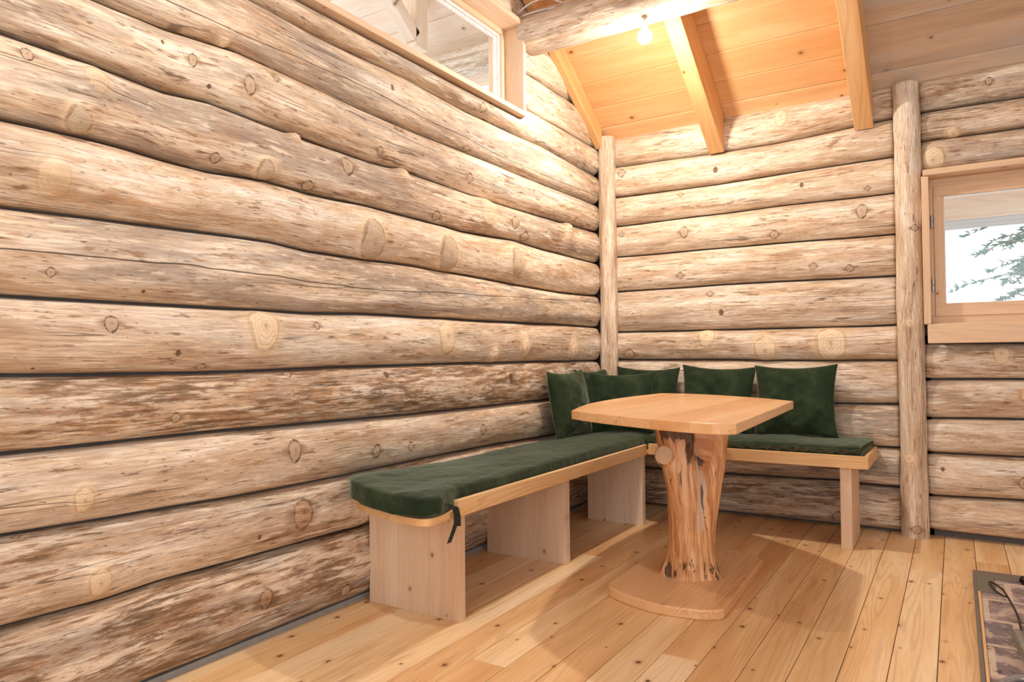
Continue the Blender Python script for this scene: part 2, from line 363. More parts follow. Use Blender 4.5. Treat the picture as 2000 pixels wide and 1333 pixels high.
# ------------------------------------------------------------------ roof plane
ROOF = lambda y: 2.475 + 0.655 * (4.49 - y)
RIDGE = 1.2
def slopebox(mb, x0, x1, y0, y1, top, bot, axis=0, tn=None, mirror=False):
    """solid that follows the roof slope; top and bot are vertical offsets below the ceiling surface"""
    V = []
    for d in (bot, top):
        for x, y in ((x0, y0), (x1, y0), (x1, y1), (x0, y1)):
            V.append((x, y, ROOF(y) - d))
    V = np.array(V)
    o = [RNG.uniform(0, 50) for _ in range(3)]
    sl = V[:, 1] * 1.195
    if axis == 0: lc = np.stack([V[:, 0] + o[0], sl + o[1], np.repeat([0, top - bot], 4) + o[2]], 1)
    else: lc = np.stack([sl + o[0], V[:, 0] + o[1], np.repeat([0, top - bot], 4) + o[2]], 1)
    if mirror: V[:, 1] = 2 * RIDGE - V[:, 1]
    mb.add(V, BOXF, lc, RNG.random() if tn is None else tn)

ceiling = tag(empty('ceiling', (0, RIDGE, ROOF(RIDGE))), kind='structure')
def rel(o, parent):
    """parent an object modelled in world space without moving it"""
    o.parent = parent; o.matrix_parent_inverse = Matrix.Translation(parent.location).inverted() if parent.rotation_euler.z == 0 else (Matrix.Translation(parent.location) @ parent.rotation_euler.to_matrix().to_4x4()).inverted()
    return o

def seams(first, widths, last):
    out = [first]
    for w in widths: out.append(out[-1] - w)
    while out[-1] > last: out.append(out[-1] - 0.165)
    out[-1] = last
    return out
mb = MB()
for (a, b) in ((-2.13, -0.41),):
    ys = seams(4.60, (0.238, 0.139, 0.165, 0.167, 0.17, 0.165, 0.17), RIDGE)
    for y0, y1 in zip(ys[1:], ys[:-1]): slopebox(mb, a, b, y0 + 0.0025, y1 - 0.0025, -0.025, 0.0)
rel(mb.build('plank_panel', M_ceil, bevel=0.003), ceiling)
mb = MB(); ys = seams(4.60, (0.238, 0.255, 0.24, 0.24, 0.25), RIDGE)
for y0, y1 in zip(ys[1:], ys[:-1]): slopebox(mb, -0.406, 2.2, y0 + 0.0025, y1 - 0.0025, -0.025, 0.0)
rel(mb.build('plank_panel', M_ceilg, bevel=0.003), ceiling)
mb = MB(); ys = seams(4.60, (0.238,), RIDGE)
for y0, y1 in zip(ys[1:], ys[:-1]): slopebox(mb, -2.13, 2.2, y0 + 0.0025, y1 - 0.0025, -0.025, 0.0, mirror=True)
rel(mb.build('plank_panel', M_ceil, bevel=0.003), ceiling)
mb = MB(); slopebox(mb, -2.13, 2.22, RIDGE, 4.62, -0.05, -0.027); slopebox(mb, -2.13, 2.22, RIDGE, 4.62, -0.05, -0.027, mirror=True)
rel(mb.build('roof_underlay', M_wool), ceiling)

# ------------------------------------------------------------------ floor
floor_mb = MB(); k = 0; x = -0.067 - 0.1307 * 16
rf = random.Random(11)
while x < 2.0:
    joints = [-1.4]
    while joints[-1] < 4.53: joints.append(joints[-1] + rf.uniform(1.6, 3.6))
    joints[-1] = 4.53
    if len(joints) > 2 and joints[-1] - joints[-2] < 0.3: joints.pop(-2)
    for a, b in zip(joints[:-1], joints[1:]):
        box(floor_mb, x + 0.0012, x + 0.1307 - 0.0012, a + 0.001, b - 0.001, -0.03, 0, axis=1, tn=rf.random(), off=(rf.uniform(0, 60), rf.uniform(0, 60), rf.uniform(0, 60)))
    x += 0.1307
fl = tag(empty('floor', (0, 0, 0)), kind='structure')
floor_mb.build('floorboards', M_floor, fl, bevel=0.0016)
boxobj('subfloor', M_wool, fl, (-2.2, 2.05, -1.4, 4.6, -0.08, -0.03))

# ------------------------------------------------------------------ log walls
SEAM = {
    'S1' : [(0.834, 0.311), (1.106, 0.305), (1.269, 0.312), (1.597, 0.309), (2.112, 0.301), (2.205, 0.306)] ,
    'S2' : [(0.832, 0.547), (1.105, 0.536), (1.491, 0.528), (2.035, 0.529), (2.48, 0.532), (3.26, 0.524), (3.614, 0.519)] ,
    'S3' : [(0.831, 0.76), (1.104, 0.758), (1.456, 0.759), (1.851, 0.753), (2.482, 0.742), (3.6, 0.737)] ,
    'S4' : [(0.829, 0.962), (1.39, 0.958), (1.851, 0.963), (2.483, 0.97), (4.48, 0.969)] ,
    'S5' : [(0.828, 1.17), (1.154, 1.171), (1.852, 1.177), (2.125, 1.185), (4.387, 1.2)] ,
    'S6' : [(0.826, 1.405), (1.05, 1.413), (1.326, 1.418), (1.675, 1.424), (1.853, 1.412), (2.487, 1.425), (3.072, 1.411), (3.871, 1.404), (4.39, 1.417)] ,
    'S7' : [(0.825, 1.634), (1.001, 1.638), (1.127, 1.636), (1.265, 1.628), (1.422, 1.626), (1.636, 1.644), (1.853, 1.639), (2.142, 1.646), (2.838, 1.636), (3.347, 1.659), (3.648, 1.647), (4.423, 1.644)] ,
    'S8' : [(0.823, 1.86), (1.048, 1.857), (1.265, 1.844), (1.422, 1.86), (1.676, 1.849), (1.854, 1.842), (2.176, 1.836), (2.441, 1.849), (2.915, 1.841), (3.652, 1.843), (4.401, 1.859)] ,
    'S9' : [(1.053, 2.048), (1.264, 2.047), (1.525, 2.068), (2.093, 2.05), (2.431, 2.044), (3.084, 2.047), (3.553, 2.049), (4.418, 2.049)] ,
    'S10' : [(1.583, 2.276), (1.855, 2.266), (2.101, 2.27), (2.388, 2.278), (2.854, 2.255), (3.629, 2.278), (4.439, 2.246)] ,
    'S11' : [(3.464, 2.444), (4.445, 2.447)] ,
    'S12' : [(3.465, 2.661), (4.122, 2.659)] ,
    'B1' : [(-1.958, 2.31), (-1.317, 2.295), (-0.919, 2.293), (-0.271, 2.323)] ,
    'B2' : [(-1.961, 2.098), (-1.261, 2.091), (-0.711, 2.102), (-0.275, 2.11)] ,
    'B3' : [(-1.963, 1.894), (-1.205, 1.901), (-0.925, 1.907), (-0.274, 1.904)] ,
    'B4' : [(-1.966, 1.683), (-1.267, 1.68), (-0.273, 1.67)] ,
    'B5' : [(-1.969, 1.441), (-1.27, 1.448), (-0.278, 1.435)] ,
    'B6' : [(-1.973, 1.165), (-1.394, 1.157), (-0.279, 1.157)] ,
    'B7' : [(-1.975, 0.974), (-0.282, 0.959)] ,
    'B8' : [(-0.618, 0.712), (-0.281, 0.716)] ,
    'B9' : [(-0.367, 0.471), (-0.281, 0.47)] ,
    'B10' : [(-1.269, 0.247), (-0.577, 0.268), (-0.478, 0.258)] ,
    'R1' : [(-0.123, 2.329), (0.327, 2.323)] ,
    'R2' : [(-0.126, 2.169), (0.324, 2.167)] ,
    'R3' : [(-0.126, 2.001), (0.32, 2.006)] ,
    'R4' : [(-0.122, 1.054), (0.301, 1.047)] ,
    'R5' : [(-0.122, 0.855), (0.297, 0.859)] ,
    'R6' : [(-0.122, 0.641), (0.293, 0.653)] ,
    'R7' : [(-0.121, 0.453), (0.289, 0.459)] ,
    'R8' : [(-0.123, 0.224), (0.284, 0.232)] ,
}
KL = [(1.337, 1.96, 0.013, 1), (1.553, 1.951, 0.02, 1), (1.672, 2.016, 0.011, 1), (1.239, 1.98, 0.005, 3), (1.404, 1.901, 0.007, 3), (2.04, 2.024, 0.01, 1), (2.02, 2.02, 0.01, 1), (2.344, 2.017, 0.016, 1), (2.216, 1.887, 0.015, 1), (2.861, 1.905, 0.018, 1), (1.471, 2.078, 0.016, 2), (2.285, 2.178, 0.009, 3), (2.876, 2.062, 0.021, 1), (2.979, 2.297, 0.019, 1), (0.869, 1.81, 0.014, 1), (1.038, 1.795, 0.029, 2), (0.996, 1.678, 0.031, 0), (1.427, 1.669, 0.015, 1), (1.621, 1.675, 0.031, 0), (1.765, 1.82, 0.021, 2), (1.833, 1.658, 0.023, 1), (2.027, 1.78, 0.029, 1), (2.37, 1.819, 0.034, 2), (2.606, 1.671, 0.024, 1), (3.019, 1.761, 0.059, 2), (3.285, 1.746, 0.026, 1), (3.41, 1.684, 0.032, 1), (3.946, 1.818, 0.033, 2), (0.928, 1.496, 0.039, 2), (2.153, 1.486, 0.058, 0), (2.667, 1.493, 0.059, 0), (3.282, 1.526, 0.048, 0), (0.927, 1.242, 0.01, 1), (1.189, 1.209, 0.005, 3), (1.089, 1.104, 0.018, 1), (1.613, 1.108, 0.054, 4), (1.862, 1.123, 0.012, 1), (1.387, 0.976, 0.015, 1), (0.896, 0.981, 0.004, 3), (1.297, 1.023, 0.008, 3), (2.657, 1.097, 0.051, 4), (3.374, 1.054, 0.038, 4), (3.07, 1.003, 0.032, 4), (3.984, 1.034, 0.042, 4), (1.738, 0.944, 0.015, 1), (1.285, 0.822, 0.013, 1), (2.25, 0.928, 0.013, 3), (3.239, 0.881, 0.017, 3), (1.75, 0.664, 0.026, 1), (1.01, 0.619, 0.024, 4), (1.079, 0.673, 0.004, 3), (2.177, 0.612, 0.019, 1), (2.391, 0.61, 0.014, 1), (2.959, 0.63, 0.018, 1), (1.787, 0.428, 0.038, 5), (1.06, 0.378, 0.028, 4), (0.865, 0.538, 0.008, 1), (1.597, 0.384, 0.007, 3), (2.007, 0.082, 0.022, 1), (1.627, 0.161, 0.022, 5)]
KB = [(-0.861, 2.424, 0.031, 4), (-1.261, 2.175, 0.013, 3), (-1.899, 2.246, 0.021, 1), (-1.493, 2.045, 0.013, 1), (-0.404, 1.944, 0.012, 1), (-0.752, 2.006, 0.009, 3), (-1.469, 1.799, 0.023, 1), (-0.914, 1.729, 0.022, 1), (-0.435, 1.813, 0.026, 1), (-1.905, 1.826, 0.014, 1), (-1.5, 1.521, 0.017, 1), (-0.503, 1.493, 0.018, 1), (-0.695, 1.522, 0.015, 5), (-1.309, 1.388, 0.016, 1), (-1.239, 1.271, 0.013, 3), (-1.334, 1.116, 0.046, 4), (-0.974, 1.027, 0.056, 4), (-0.608, 1.059, 0.071, 4), (-1.86, 1.012, 0.031, 5), (-0.081, 2.051, 0.047, 4), (0.014, 2.187, 0.027, 4), (0.176, 2.423, 0.013, 1), (0.201, 0.988, 0.032, 4), (-0.069, 0.373, 0.008, 3), (0.281, 0.333, 0.018, 1), (-0.813, 0.788, 0.012, 3), (-0.586, 0.062, 0.027, 1), (-0.44, 0.511, 0.012, 3)]
def fn(pts):
    if isinstance(pts, (int, float)): return lambda s: np.full_like(s, pts, dtype=float)
    xs = [p[0] for p in pts]; zs = [p[1] for p in pts]
    return lambda s: np.interp(s, xs, zs)
LOGID = [0]
def make_log(side, s0, s1, bot, top, lp, parent, B=0.070, fine=0.012, ends=(0.0, 0.035), cracks=(), knots=True, wave=1.0, name='log'):
    LOGID[0] += 1; idn = LOGID[0]
    ns = max(8, int((s1 - s0) / fine)); nt = 24 if fine < 0.03 else 12
    s = np.linspace(s0, s1, ns); ph = np.linspace(-math.pi / 2, math.pi / 2, nt)
    zb = bot(s) + 0.0045; zt = top(s) - 0.0045
    zb = zb + 0.0045 * wave * wav(s * 2.2, s * 0, 900 + int(1000 * bot(np.array([2.0]))[0]) % 700); zt = zt + 0.0045 * wave * wav(s * 2.2, s * 0, 900 + int(1000 * top(np.array([2.0]))[0]) % 700)
    SS, PH = np.meshgrid(s, ph, indexing='ij')
    zc = ((zb + zt) / 2)[:, None]; h = (zt - zb)[:, None]
    e = np.ones(ns)
    if ends[0]: e = np.minimum(e, (s - s0) / ends[0])
    if ends[1]: e = np.minimum(e, (s1 - s) / ends[1])
    e = np.clip(e, 0, 1); f = np.sqrt(1 - (1 - e) ** 2)[:, None] * 0.75 + 0.25
    hh = h * (0.86 + 0.14 * f)
    Bv = B * (1 + 0.10 * wav(SS * 1.1, PH * 0.3, 40 + idn))
    sn, cs = np.sin(PH), np.clip(np.cos(PH), 0, 1)
    z = zc + hh / 2 * np.sign(sn) * np.abs(sn) ** 0.92
    out = Bv * cs ** 0.72 * f
    rel_n = 0.0055 * wave * wav(SS * 5, PH * 3.0, 70 + idn) + 0.0022 * wave * wav(SS * 22, PH * 9, 71 + idn)
    out = out + rel_n * cs; 
    A = PH / math.pi * 1.2 * float(np.mean(h))
    K = []
    if knots:
        for (ks, kz, r, ty) in (KL if side == 'left' else KB):
            if not (s0 <= ks <= s1): continue
            b0 = float(np.interp(ks, s, zb)); t0 = float(np.interp(ks, s, zt))
            if not (b0 <= kz < t0): continue
            q = max(-0.97, min(0.97, (kz - (b0 + t0) / 2) / ((t0 - b0) / 2)))
            pk = math.asin(q); K.append((ks, pk / math.pi * 1.2 * float(np.mean(h)), r, ty))
    kn = np.tile([9., 9., 0.], (SS.size, 1)).reshape(ns, nt, 3); best = np.full(SS.shape, 1e6); kmask = np.zeros(SS.shape); second = np.full(SS.shape, 1e6); krad = np.full(SS.shape, 0.02)
    bumpv = np.zeros(SS.shape)
    for ks, ka, r, ty in K:
        du = (SS - ks); dv = (A - ka); d = np.sqrt(du ** 2 + dv ** 2); key = d / (r + 0.012)
        m = key < best; second = np.where(m, best, np.minimum(second, key))
        kn[m] = np.stack([du[m] / r, dv[m] / r, np.full(m.sum(), ty)], 1); best[m] = key[m]
        kmask[m] = (d[m] < 2.0 * r + 0.020) * 1.0; krad[m] = r
        dn = d / r
        amp = {0: 0.016, 1: 0.004, 2: 0.028, 3: 0.0, 4: 0.009, 5: 0.006}[ty]
        if ty in (0, 4): bumpv += amp / (1 + np.exp(np.clip((dn - 1.15) * 7, -30, 30))) + amp * 0.9 * np.exp(-(dn / 1.9) ** 2)
        elif ty == 2: bumpv += amp * np.exp(-(dn / 1.25) ** 2)
        else: bumpv += amp * np.exp(-(dn / 1.5) ** 2) - 0.004 * np.exp(-((dn - 1.0) / 0.3) ** 2)
    out = out + bumpv * (0.35 + 0.65 * cs); z = z + bumpv * sn * 0.7
    kmask = kmask * (second - best > 0.034 / (krad + 0.012))
    ck = np.full(SS.shape, 9.)
    for pts in cracks:
        cz = np.interp(s, [p[0] for p in pts], [p[1] for p in pts])[:, None]
        q = np.clip((cz - zc) / (h / 2), -0.95, 0.95); ca = np.arcsin(q) / math.pi * 1.2 * float(np.mean(h))
        d = A - ca; m = np.abs(d) < np.abs(ck); ck[m] = d[m]
    # ring = back-bottom, front arc, back-top
    X = np.concatenate([np.full((ns, 1), -0.05), out, np.full((ns, 1), -0.05)], 1)
    Z = np.concatenate([z[:, :1], z, z[:, -1:]], 1)
    Sg = np.repeat(s[:, None], nt + 2, 1)
    if side == 'left': P = np.stack([-2.12 + X, Sg, Z], 2)
    else: P = np.stack([Sg, 4.49 - X, Z], 2)
    Ag = np.concatenate([A[:, :1] - 0.05, A, A[:, -1:] + 0.05], 1)
    LC = np.stack([Sg + idn * 5.37, Ag, np.full_like(Sg, idn * 3.7)], 2)
    KN = np.concatenate([kn[:, :1] * 0 + [9, 9, 0], kn, kn[:, -1:] * 0 + [9, 9, 0]], 1)
    CK = np.concatenate([ck[:, :1] * 0 + 9, ck, ck[:, -1:] * 0 + 9], 1)
    w = nt + 2; F = []
    for i in range(ns - 1):
        for k in range(w):
            k2 = (k + 1) % w
            F.append((i * w + k, i * w + k2, (i + 1) * w + k2, (i + 1) * w + k))
    F.append(tuple(range(w))); F.append(tuple((ns - 1) * w + k for k in range(w)))
    mb = MB(); mb.add(P.reshape(-1, 3), F, LC.reshape(-1, 3), 0.5, KN.reshape(-1, 3), lp, CK.ravel())
    mb.tn = [np.concatenate([kmask[:, :1] * 0, kmask, kmask[:, -1:] * 0], 1).ravel()]
    return mb.build(name, M_log, parent, smooth=True)

wl = tag(empty('wall_left'), kind='structure')
s_ = {k: fn(v) for k, v in SEAM.items()}
Y1 = 4.425
Ls = [(fn(0.022), s_['S1'], (0.85, 0.8, 0.1), ()), (s_['S1'], s_['S2'], (0.62, 0.45, 0.15), ()), (s_['S2'], s_['S3'], (0.35, 0.35, 0.15), ()),
      (s_['S3'], s_['S4'], (0.95, 0.45, 0.35), ()), (s_['S4'], s_['S5'], (0.32, 0.3, 0.15), ()),
      (s_['S5'], s_['S6'], (0.38, 0.75, 0.1), (((0.8, 1.287), (1.3, 1.30), (2.1, 1.29), (3.4, 1.33), (4.39, 1.37)),)),
      (s_['S6'], s_['S7'], (0.12, 0.25, 0.55), ()), (s_['S7'], s_['S8'], (0.5, 0.75, 0.2), ()), (s_['S8'], s_['S9'], (0.45, 0.65, 0.1), ()),
      (s_['S9'], s_['S10'], (0.1, 0.7, 0.0), (((0.9, 2.12), (2.1, 2.13), (3.3, 2.09), (4.3, 2.1)),)),
      (s_['S10'], fn([(3.375, 2.362), (3.39, 2.446)]), (0.22, 0.7, 0.05), ())]
for b, t, lp, ck in Ls: make_log('left', 0.3 if 0 else -0.6, Y1, b, t, lp, wl, cracks=ck)
WY0, WY1, WZ0, WZ1 = 1.35, 3.385, 2.362, 2.905          # casing of the high window
lvl = [2.446, 2.66, 2.885, 3.10, 3.32, 3.54, 3.76, 3.98, 4.2, 4.42]
yr = lambda z: 4.49 - (z - 2.475) / 0.655
for i, (a, b) in enumerate(zip(lvl[:-1], lvl[1:])):
    ye = min(Y1, yr(a) - 0.02); y0 = max(-0.6, 2 * RIDGE - ye)
    mid = (a + b) / 2
    # the upper end of each log is cut off by the roof slope
    topf = (lambda b_: (lambda s: np.minimum(b_, np.where(s > RIDGE, ROOF(s), ROOF(2 * RIDGE - s)) + 0.01)))(b)
    if a < 2.88:
        make_log('left', WY1, ye, fn(a), topf, (0.3, 0.35, 0.05), wl, ends=(0, 0.03))
        make_log('left', -0.6, WY0, fn(a if a > 2.4 else 2.37), fn(b), (0.3, 0.35, 0.05), wl, fine=0.05, ends=(0, 0))
    else:
        make_log('left', y0, ye, fn(2.91 if i == 2 else a), topf, (0.3, 0.6, 0.05), wl, fine=0.03, ends=(0, 0), B=0.055)
mb = MB()
for d in ((-2.19, -2.13, -0.6, 4.56, 0.0, 2.37), (-2.19, -2.13, WY1, 4.5, 2.37, 2.46), (-2.19, -2.13, -0.6, WY0, 2.37, 2.9), (-2.19, -2.13, WY1, 4.1, 2.46, 2.7), (-2.19, -2.13, WY1, 3.8, 2.7, 2.9), (-2.19, -2.13, -0.5, 3.5, 2.9, 3.1), (-2.19, -2.13, -0.3, 3.2, 3.1, 3.3), (-2.19, -2.13, 0.2, 2.3, 3.3, 3.9)): box(mb, *d)
mb.build('joint_felt', M_wool, wl)
mb = MB(); box(mb, -2.125, -2.098, -0.6, 4.36, 0.0, 0.021); tag(mb.build('baseboard_left', M_gap), kind='structure')

wb = tag(empty('wall_back'), kind='structure')
Bs = [(fn(0.012), s_['B10'], (0.75, 1.0, 0.0)), (s_['B10'], s_['B9'], (0.55, 1.0, 0.0)), (s_['B9'], s_['B8'], (0.45, 0.7, 0.1)), (s_['B8'], s_['B7'], (0.5, 0.3, 0.25)), (s_['B7'], s_['B6'], (0.4, 0.2, 0.25)),
      (s_['B6'], s_['B5'], (0.35, 0.35, 0.05)), (s_['B5'], s_['B4'], (0.3, 0.15, 0.25)), (s_['B4'], s_['B3'], (0.38, 0.15, 0.2)), (s_['B3'], s_['B2'], (0.22, 0.15, 0.15)), (s_['B2'], s_['B1'], (0.4, 0.15, 0.15)),
      (s_['B1'], fn(2.512), (0.42, 0.15, 0.15))]
for b, t, lp in Bs: make_log('back', -2.02, -0.262, b, t, lp, wb, ends=(0.0, 0.02))
Rs = [(fn(0.035), s_['R8'], (0.35, 0.3, 0.1)), (s_['R8'], s_['R7'], (0.4, 0.35, 0.1)), (s_['R7'], s_['R6'], (0.35, 0.3, 0.1)), (s_['R6'], s_['R5'], (0.3, 0.5, 0.1)), (s_['R5'], s_['R4'], (0.6, 0.6, 0.1)),
      (s_['R3'], s_['R2'], (0.5, 0.5, 0.1)), (s_['R2'], s_['R1'], (0.5, 0.5, 0.1)), (s_['R1'], fn(2.512), (0.4, 0.6, 0.0))]
for b, t, lp in Rs: make_log('back', -0.15, 1.9, b, t, lp, wb, ends=(0.06, 0.0))
WX1 = 0.70
for a, b in ((1.05, 1.28), (1.28, 1.52), (1.52, 1.76), (1.76, 2.0)): make_log('back', WX1, 1.9, fn(a), fn(b), (0.4, 0.4, 0.1), wb, fine=0.03, ends=(0.0, 0.0))
mb = MB()
for d in ((-2.15, -0.115, 4.51, 4.56, -0.08, 2.5), (-0.14, 1.9, 4.51, 4.56, -0.08, 1.10), (-0.13, 1.9, 4.50, 4.56, 1.98, 2.5), (WX1, 1.9, 4.50, 4.56, 1.06, 1.98)): box(mb, *d)
mb.build('joint_felt', M_wool, wb)

# ------------------------------------------------------------------ posts
def post(name, label, cx, cy, r, z0, z1, seed, lp, knots=(), lean=(0, 0), stubtop=False):
    nz = int((z1 - z0) / 0.012); nt = 48
    z = np.linspace(z0, z1, nz); th = np.linspace(0, 2 * math.pi, nt, endpoint=False)
    Z, T = np.meshgrid(z, th, indexing='ij')
    rr = r * (1 + 0.05 * wav(Z * 5, np.cos(T) * 1.2, seed) + 0.03 * wav(Z * 14, np.sin(T) * 2, seed + 1))
    k = (Z - z0) / (z1 - z0)
    A = (T - math.pi * 1.5) ; A = (A + math.pi) % (2 * math.pi) - math.pi; A = A * r
    kn = np.tile([9., 9., 0.], (Z.size, 1)).reshape(nz, nt, 3)
    for kz, ka, kr, ty in knots:
        dz = Z - kz; da = A - ka; d = np.sqrt(dz ** 2 + da ** 2); m = d < 5 * (kr + .004)
        kn[m] = np.stack([da[m] / kr, dz[m] / kr, np.full(m.sum(), ty)], 1)
        rr = rr + 0.005 * np.exp(-(d / kr / 1.5) ** 2)
    wx = 0.006 * wav(z * 3, z * 0, seed + 3)[:, None]
    X = cx + lean[0] * k + wx + rr * np.cos(T); Y = cy + lean[1] * k + rr * np.sin(T)
    P = np.stack([X, Y, Z], 2).reshape(-1, 3); LC = np.stack([Z + seed, A, np.full_like(Z, seed * 1.3)], 2).reshape(-1, 3)
    F = [(i * nt + j, i * nt + (j + 1) % nt, (i + 1) * nt + (j + 1) % nt, (i + 1) * nt + j) for i in range(nz - 1) for j in range(nt)]
    F += [tuple(range(nt)), tuple((nz - 1) * nt + j for j in range(nt))]
    mb = MB(); mb.add(P, F, LC, 1.0, kn.reshape(-1, 3), lp)
    return tag(mb.build(name, M_log, smooth=True), label, 'log post')
post('log_post', 'slim peeled log post in the corner where the log walls meet', -2.0, 4.41, 0.060, 0.0, 2.50, 21, (0.05, 0.25, 0.05))
post('log_post', 'thick peeled log post on the back wall beside the small window', -0.203, 4.425, 0.066, 0.0, 2.49, 33, (0.1, 0.15, 0.2),
     knots=((1.68, 0.03, 0.016, 1), (1.165, 0.0, 0.02, 4), (0.43, -0.02, 0.026, 4), (0.05, 0.01, 0.02, 5)))

# ------------------------------------------------------------------ rafters and purlin
def rafter(label, x0, x1, depth, y0, y1, name='rafter'):
    root = empty(name, ((x0 + x1) / 2, y1, ROOF(y1) - depth)); tag(root, label, 'roof beam')
    mb = MB(); slopebox(mb, x0, x1, y0, y1, 0.001, depth, axis=1); rel(mb.build('beam', M_raft, bevel=0.004), root)
    return root
def rafter1(name, label, x0, x1, depth, y0, y1):
    mb = MB(); slopebox(mb, x0, x1, y0, y1, 0.001, depth, axis=1)
    return tag(mb.build(name, M_raft, bevel=0.004), label, 'roof beam')
rafter1('rafter', 'sawn pine rafter beside the glowing bulb, running down to the back wall', -1.297, -1.203, 0.245, 1.3, 4.42)
rafter1('rafter', 'sawn pine rafter ending next to the thick log post', -0.463, -0.366, 0.245, 1.3, 4.42)
rafter1('edge_rafter', 'narrow pine edge board following the roof slope along the left log wall', -2.062, -2.012, 0.14, 1.3, 4.36)

def purlin(name, label, x0, x1, cy, cz, r, seed, lp=(0.3, 0.5, 0.25), chamfer=True):
    nx = int((x1 - x0) / 0.014); nt = 56; x = np.linspace(x0, x1, nx); th = np.linspace(0, 2 * math.pi, nt, endpoint=False)
    X, T = np.meshgrid(x, th, indexing='ij')
    e = np.clip((x - x0) / 0.05, 0, 1)[:, None] if chamfer else 1.0
    rr = r * (1 + 0.025 * wav(X * 3, np.cos(T), seed) + 0.012 * wav(X * 12, np.sin(T) * 3, seed + 1)) * (0.88 + 0.12 * np.sqrt(1 - (1 - e) ** 2))
    Y = cy + rr * np.cos(T); Z = cz + rr * np.sin(T)
    A = T * r
    P = np.stack([X, Y, Z], 2).reshape(-1, 3); LC = np.stack([X + seed, A, np.full_like(X, seed)], 2).reshape(-1, 3)
    F = [(i * nt + j, i * nt + (j + 1) % nt, (i + 1) * nt + (j + 1) % nt, (i + 1) * nt + j) for i in range(nx - 1) for j in range(nt)]
    F += [tuple(range(nt)), tuple((nx - 1) * nt + j for j in range(nt))]
    mb = MB(); mb.add(P, F, LC, 0.5, None, lp)
    return tag(mb.build(name, M_log, smooth=True), label, 'roof beam')
purlin('log_purlin', 'thick round log beam crossing under the ceiling in front of the bulb', -2.07, 2.0, 3.456, 2.862, 0.118, 51)

# ------------------------------------------------------------------ lamps
def lamp(loc, label, arm, mat=None):
    r = tag(empty('bulb_lamp', loc), label, 'lamp')
    mb = MB(); n = 24; m = 16; V = []; F = []
    for i in range(m + 1):
        a = math.pi * i / m; rad = max(1e-5 if i < 8 else (0.014 if i > 11 else 0), 0.037 * math.sin(a)); zz = -0.037 * math.cos(a)
        for k in range(n): V.append((rad * math.cos(2 * math.pi * k / n), rad * math.sin(2 * math.pi * k / n), zz))
    for i in range(m):
        for k in range(n): F.append((i * n + k, i * n + (k + 1) % n, (i + 1) * n + (k + 1) % n, (i + 1) * n + k))
    mb.add(V, F); bo = mb.build('bulb', mat or M_bulb, r, smooth=True); bo.data.materials.append(M_bulbtop)
    for pl in bo.data.polygons:
        if pl.center.z > -0.010: pl.material_index = 1
    mb = MB(); tube(mb, [(0, 0, 0.026), (0, 0, 0.04), (0, 0, 0.075)], [0.015, 0.018, 0.018], 20); mb.build('socket', M_white, r, smooth=False)
    mb = MB(); tube(mb, [(0, 0, 0.07)] + arm, 0.004, 8); mb.build('cord', M_cable, r)
    return r
b0 = BULBS[0]; lamp(b0, 'bare glowing light bulb under the round log beam', [(0, 0, 0.096)])
b1 = BULBS[1]; lamp(b1, 'second bare bulb hanging on a long cord above and behind the camera', [(0, 0, 2 * 0 + (ROOF(2 * RIDGE - b1[1]) - b1[2]) - 0.002)], M_bulb_dim)

# ------------------------------------------------------------------ cables over the purlin
def cable(P, label, r=0.004):
    Q = []; P = [Vector(p) for p in P]
    for i in range(len(P) - 1):
        p0 = P[max(i - 1, 0)]; p1 = P[i]; p2 = P[i + 1]; p3 = P[min(i + 2, len(P) - 1)]
        for t in np.linspace(0, 1, 9)[:-1]:
            t = float(t); Q.append(0.5 * ((2 * p1) + (p2 - p0) * t + (2 * p0 - 5 * p1 + 4 * p2 - p3) * t * t + (3 * p1 - p0 - 3 * p2 + p3) * t ** 3))
    Q.append(P[-1]); mb = MB(); tube(mb, Q, r, 10)
    return tag(mb.build('cable', M_cable, smooth=True), label, 'cable')
cable([(-2.09, 3.36, 2.93), (-2.02, 3.31, 2.935), (-1.93, 3.30, 2.957), (-1.84, 3.31, 2.955), (-1.76, 3.36, 2.93), (-1.72, 3.42, 2.975)], 'white cable arching high over the left end of the round beam')
cable([(-2.09, 3.37, 2.92), (-2.0, 3.33, 2.915), (-1.90, 3.33, 2.915), (-1.82, 3.36, 2.925), (-1.78, 3.42, 2.978)], 'white cable lying low against the left end of the round beam')

# ------------------------------------------------------------------ high window in the left wall
w1 = tag(empty('window_1', (-2.1, (WY0 + WY1) / 2, WZ0)), kind='structure')
def wbox(name, mat, root, dims, axis=None, bevel=0.003, parent=None):
    o = boxobj(name, mat, None, dims, axis=axis, bevel=bevel)
    o.parent = parent or root
    o.matrix_parent_inverse = Matrix.Translation(root.location).inverted() if parent is None else Matrix.Identity(4)
    return o
wbox('sill_board', M_case, w1, (-2.27, -2.03, WY0, WY1, WZ0, WZ0 + 0.028))
wbox('head_board', M_case, w1, (-2.27, -2.03, WY0, WY1, WZ1 - 0.03, WZ1))
wbox('jamb_board', M_case, w1, (-2.27, -2.03, WY1 - 0.026, WY1, WZ0 + 0.028, WZ1 - 0.03))
wbox('jamb_board', M_case, w1, (-2.27, -2.03, WY0, WY0 + 0.026, WZ0 + 0.028, WZ1 - 0.03))
ia, ib, ic, id_ = WY0 + 0.026, WY1 - 0.026, WZ0 + 0.028, WZ1 - 0.03
def ring(name, mat, root, xa, xb, y0, y1, z0, z1, w, bevel=0.002):
    mb = MB()
    box(mb, xa, xb, y0, y1, z0, z0 + w, axis=1); box(mb, xa, xb, y0, y1, z1 - w, z1, axis=1)
    box(mb, xa, xb, y0, y0 + w, z0 + w, z1 - w, axis=2); box(mb, xa, xb, y1 - w, y1, z0 + w, z1 - w, axis=2)
    return rel(mb.build(name, mat, bevel=bevel), root)
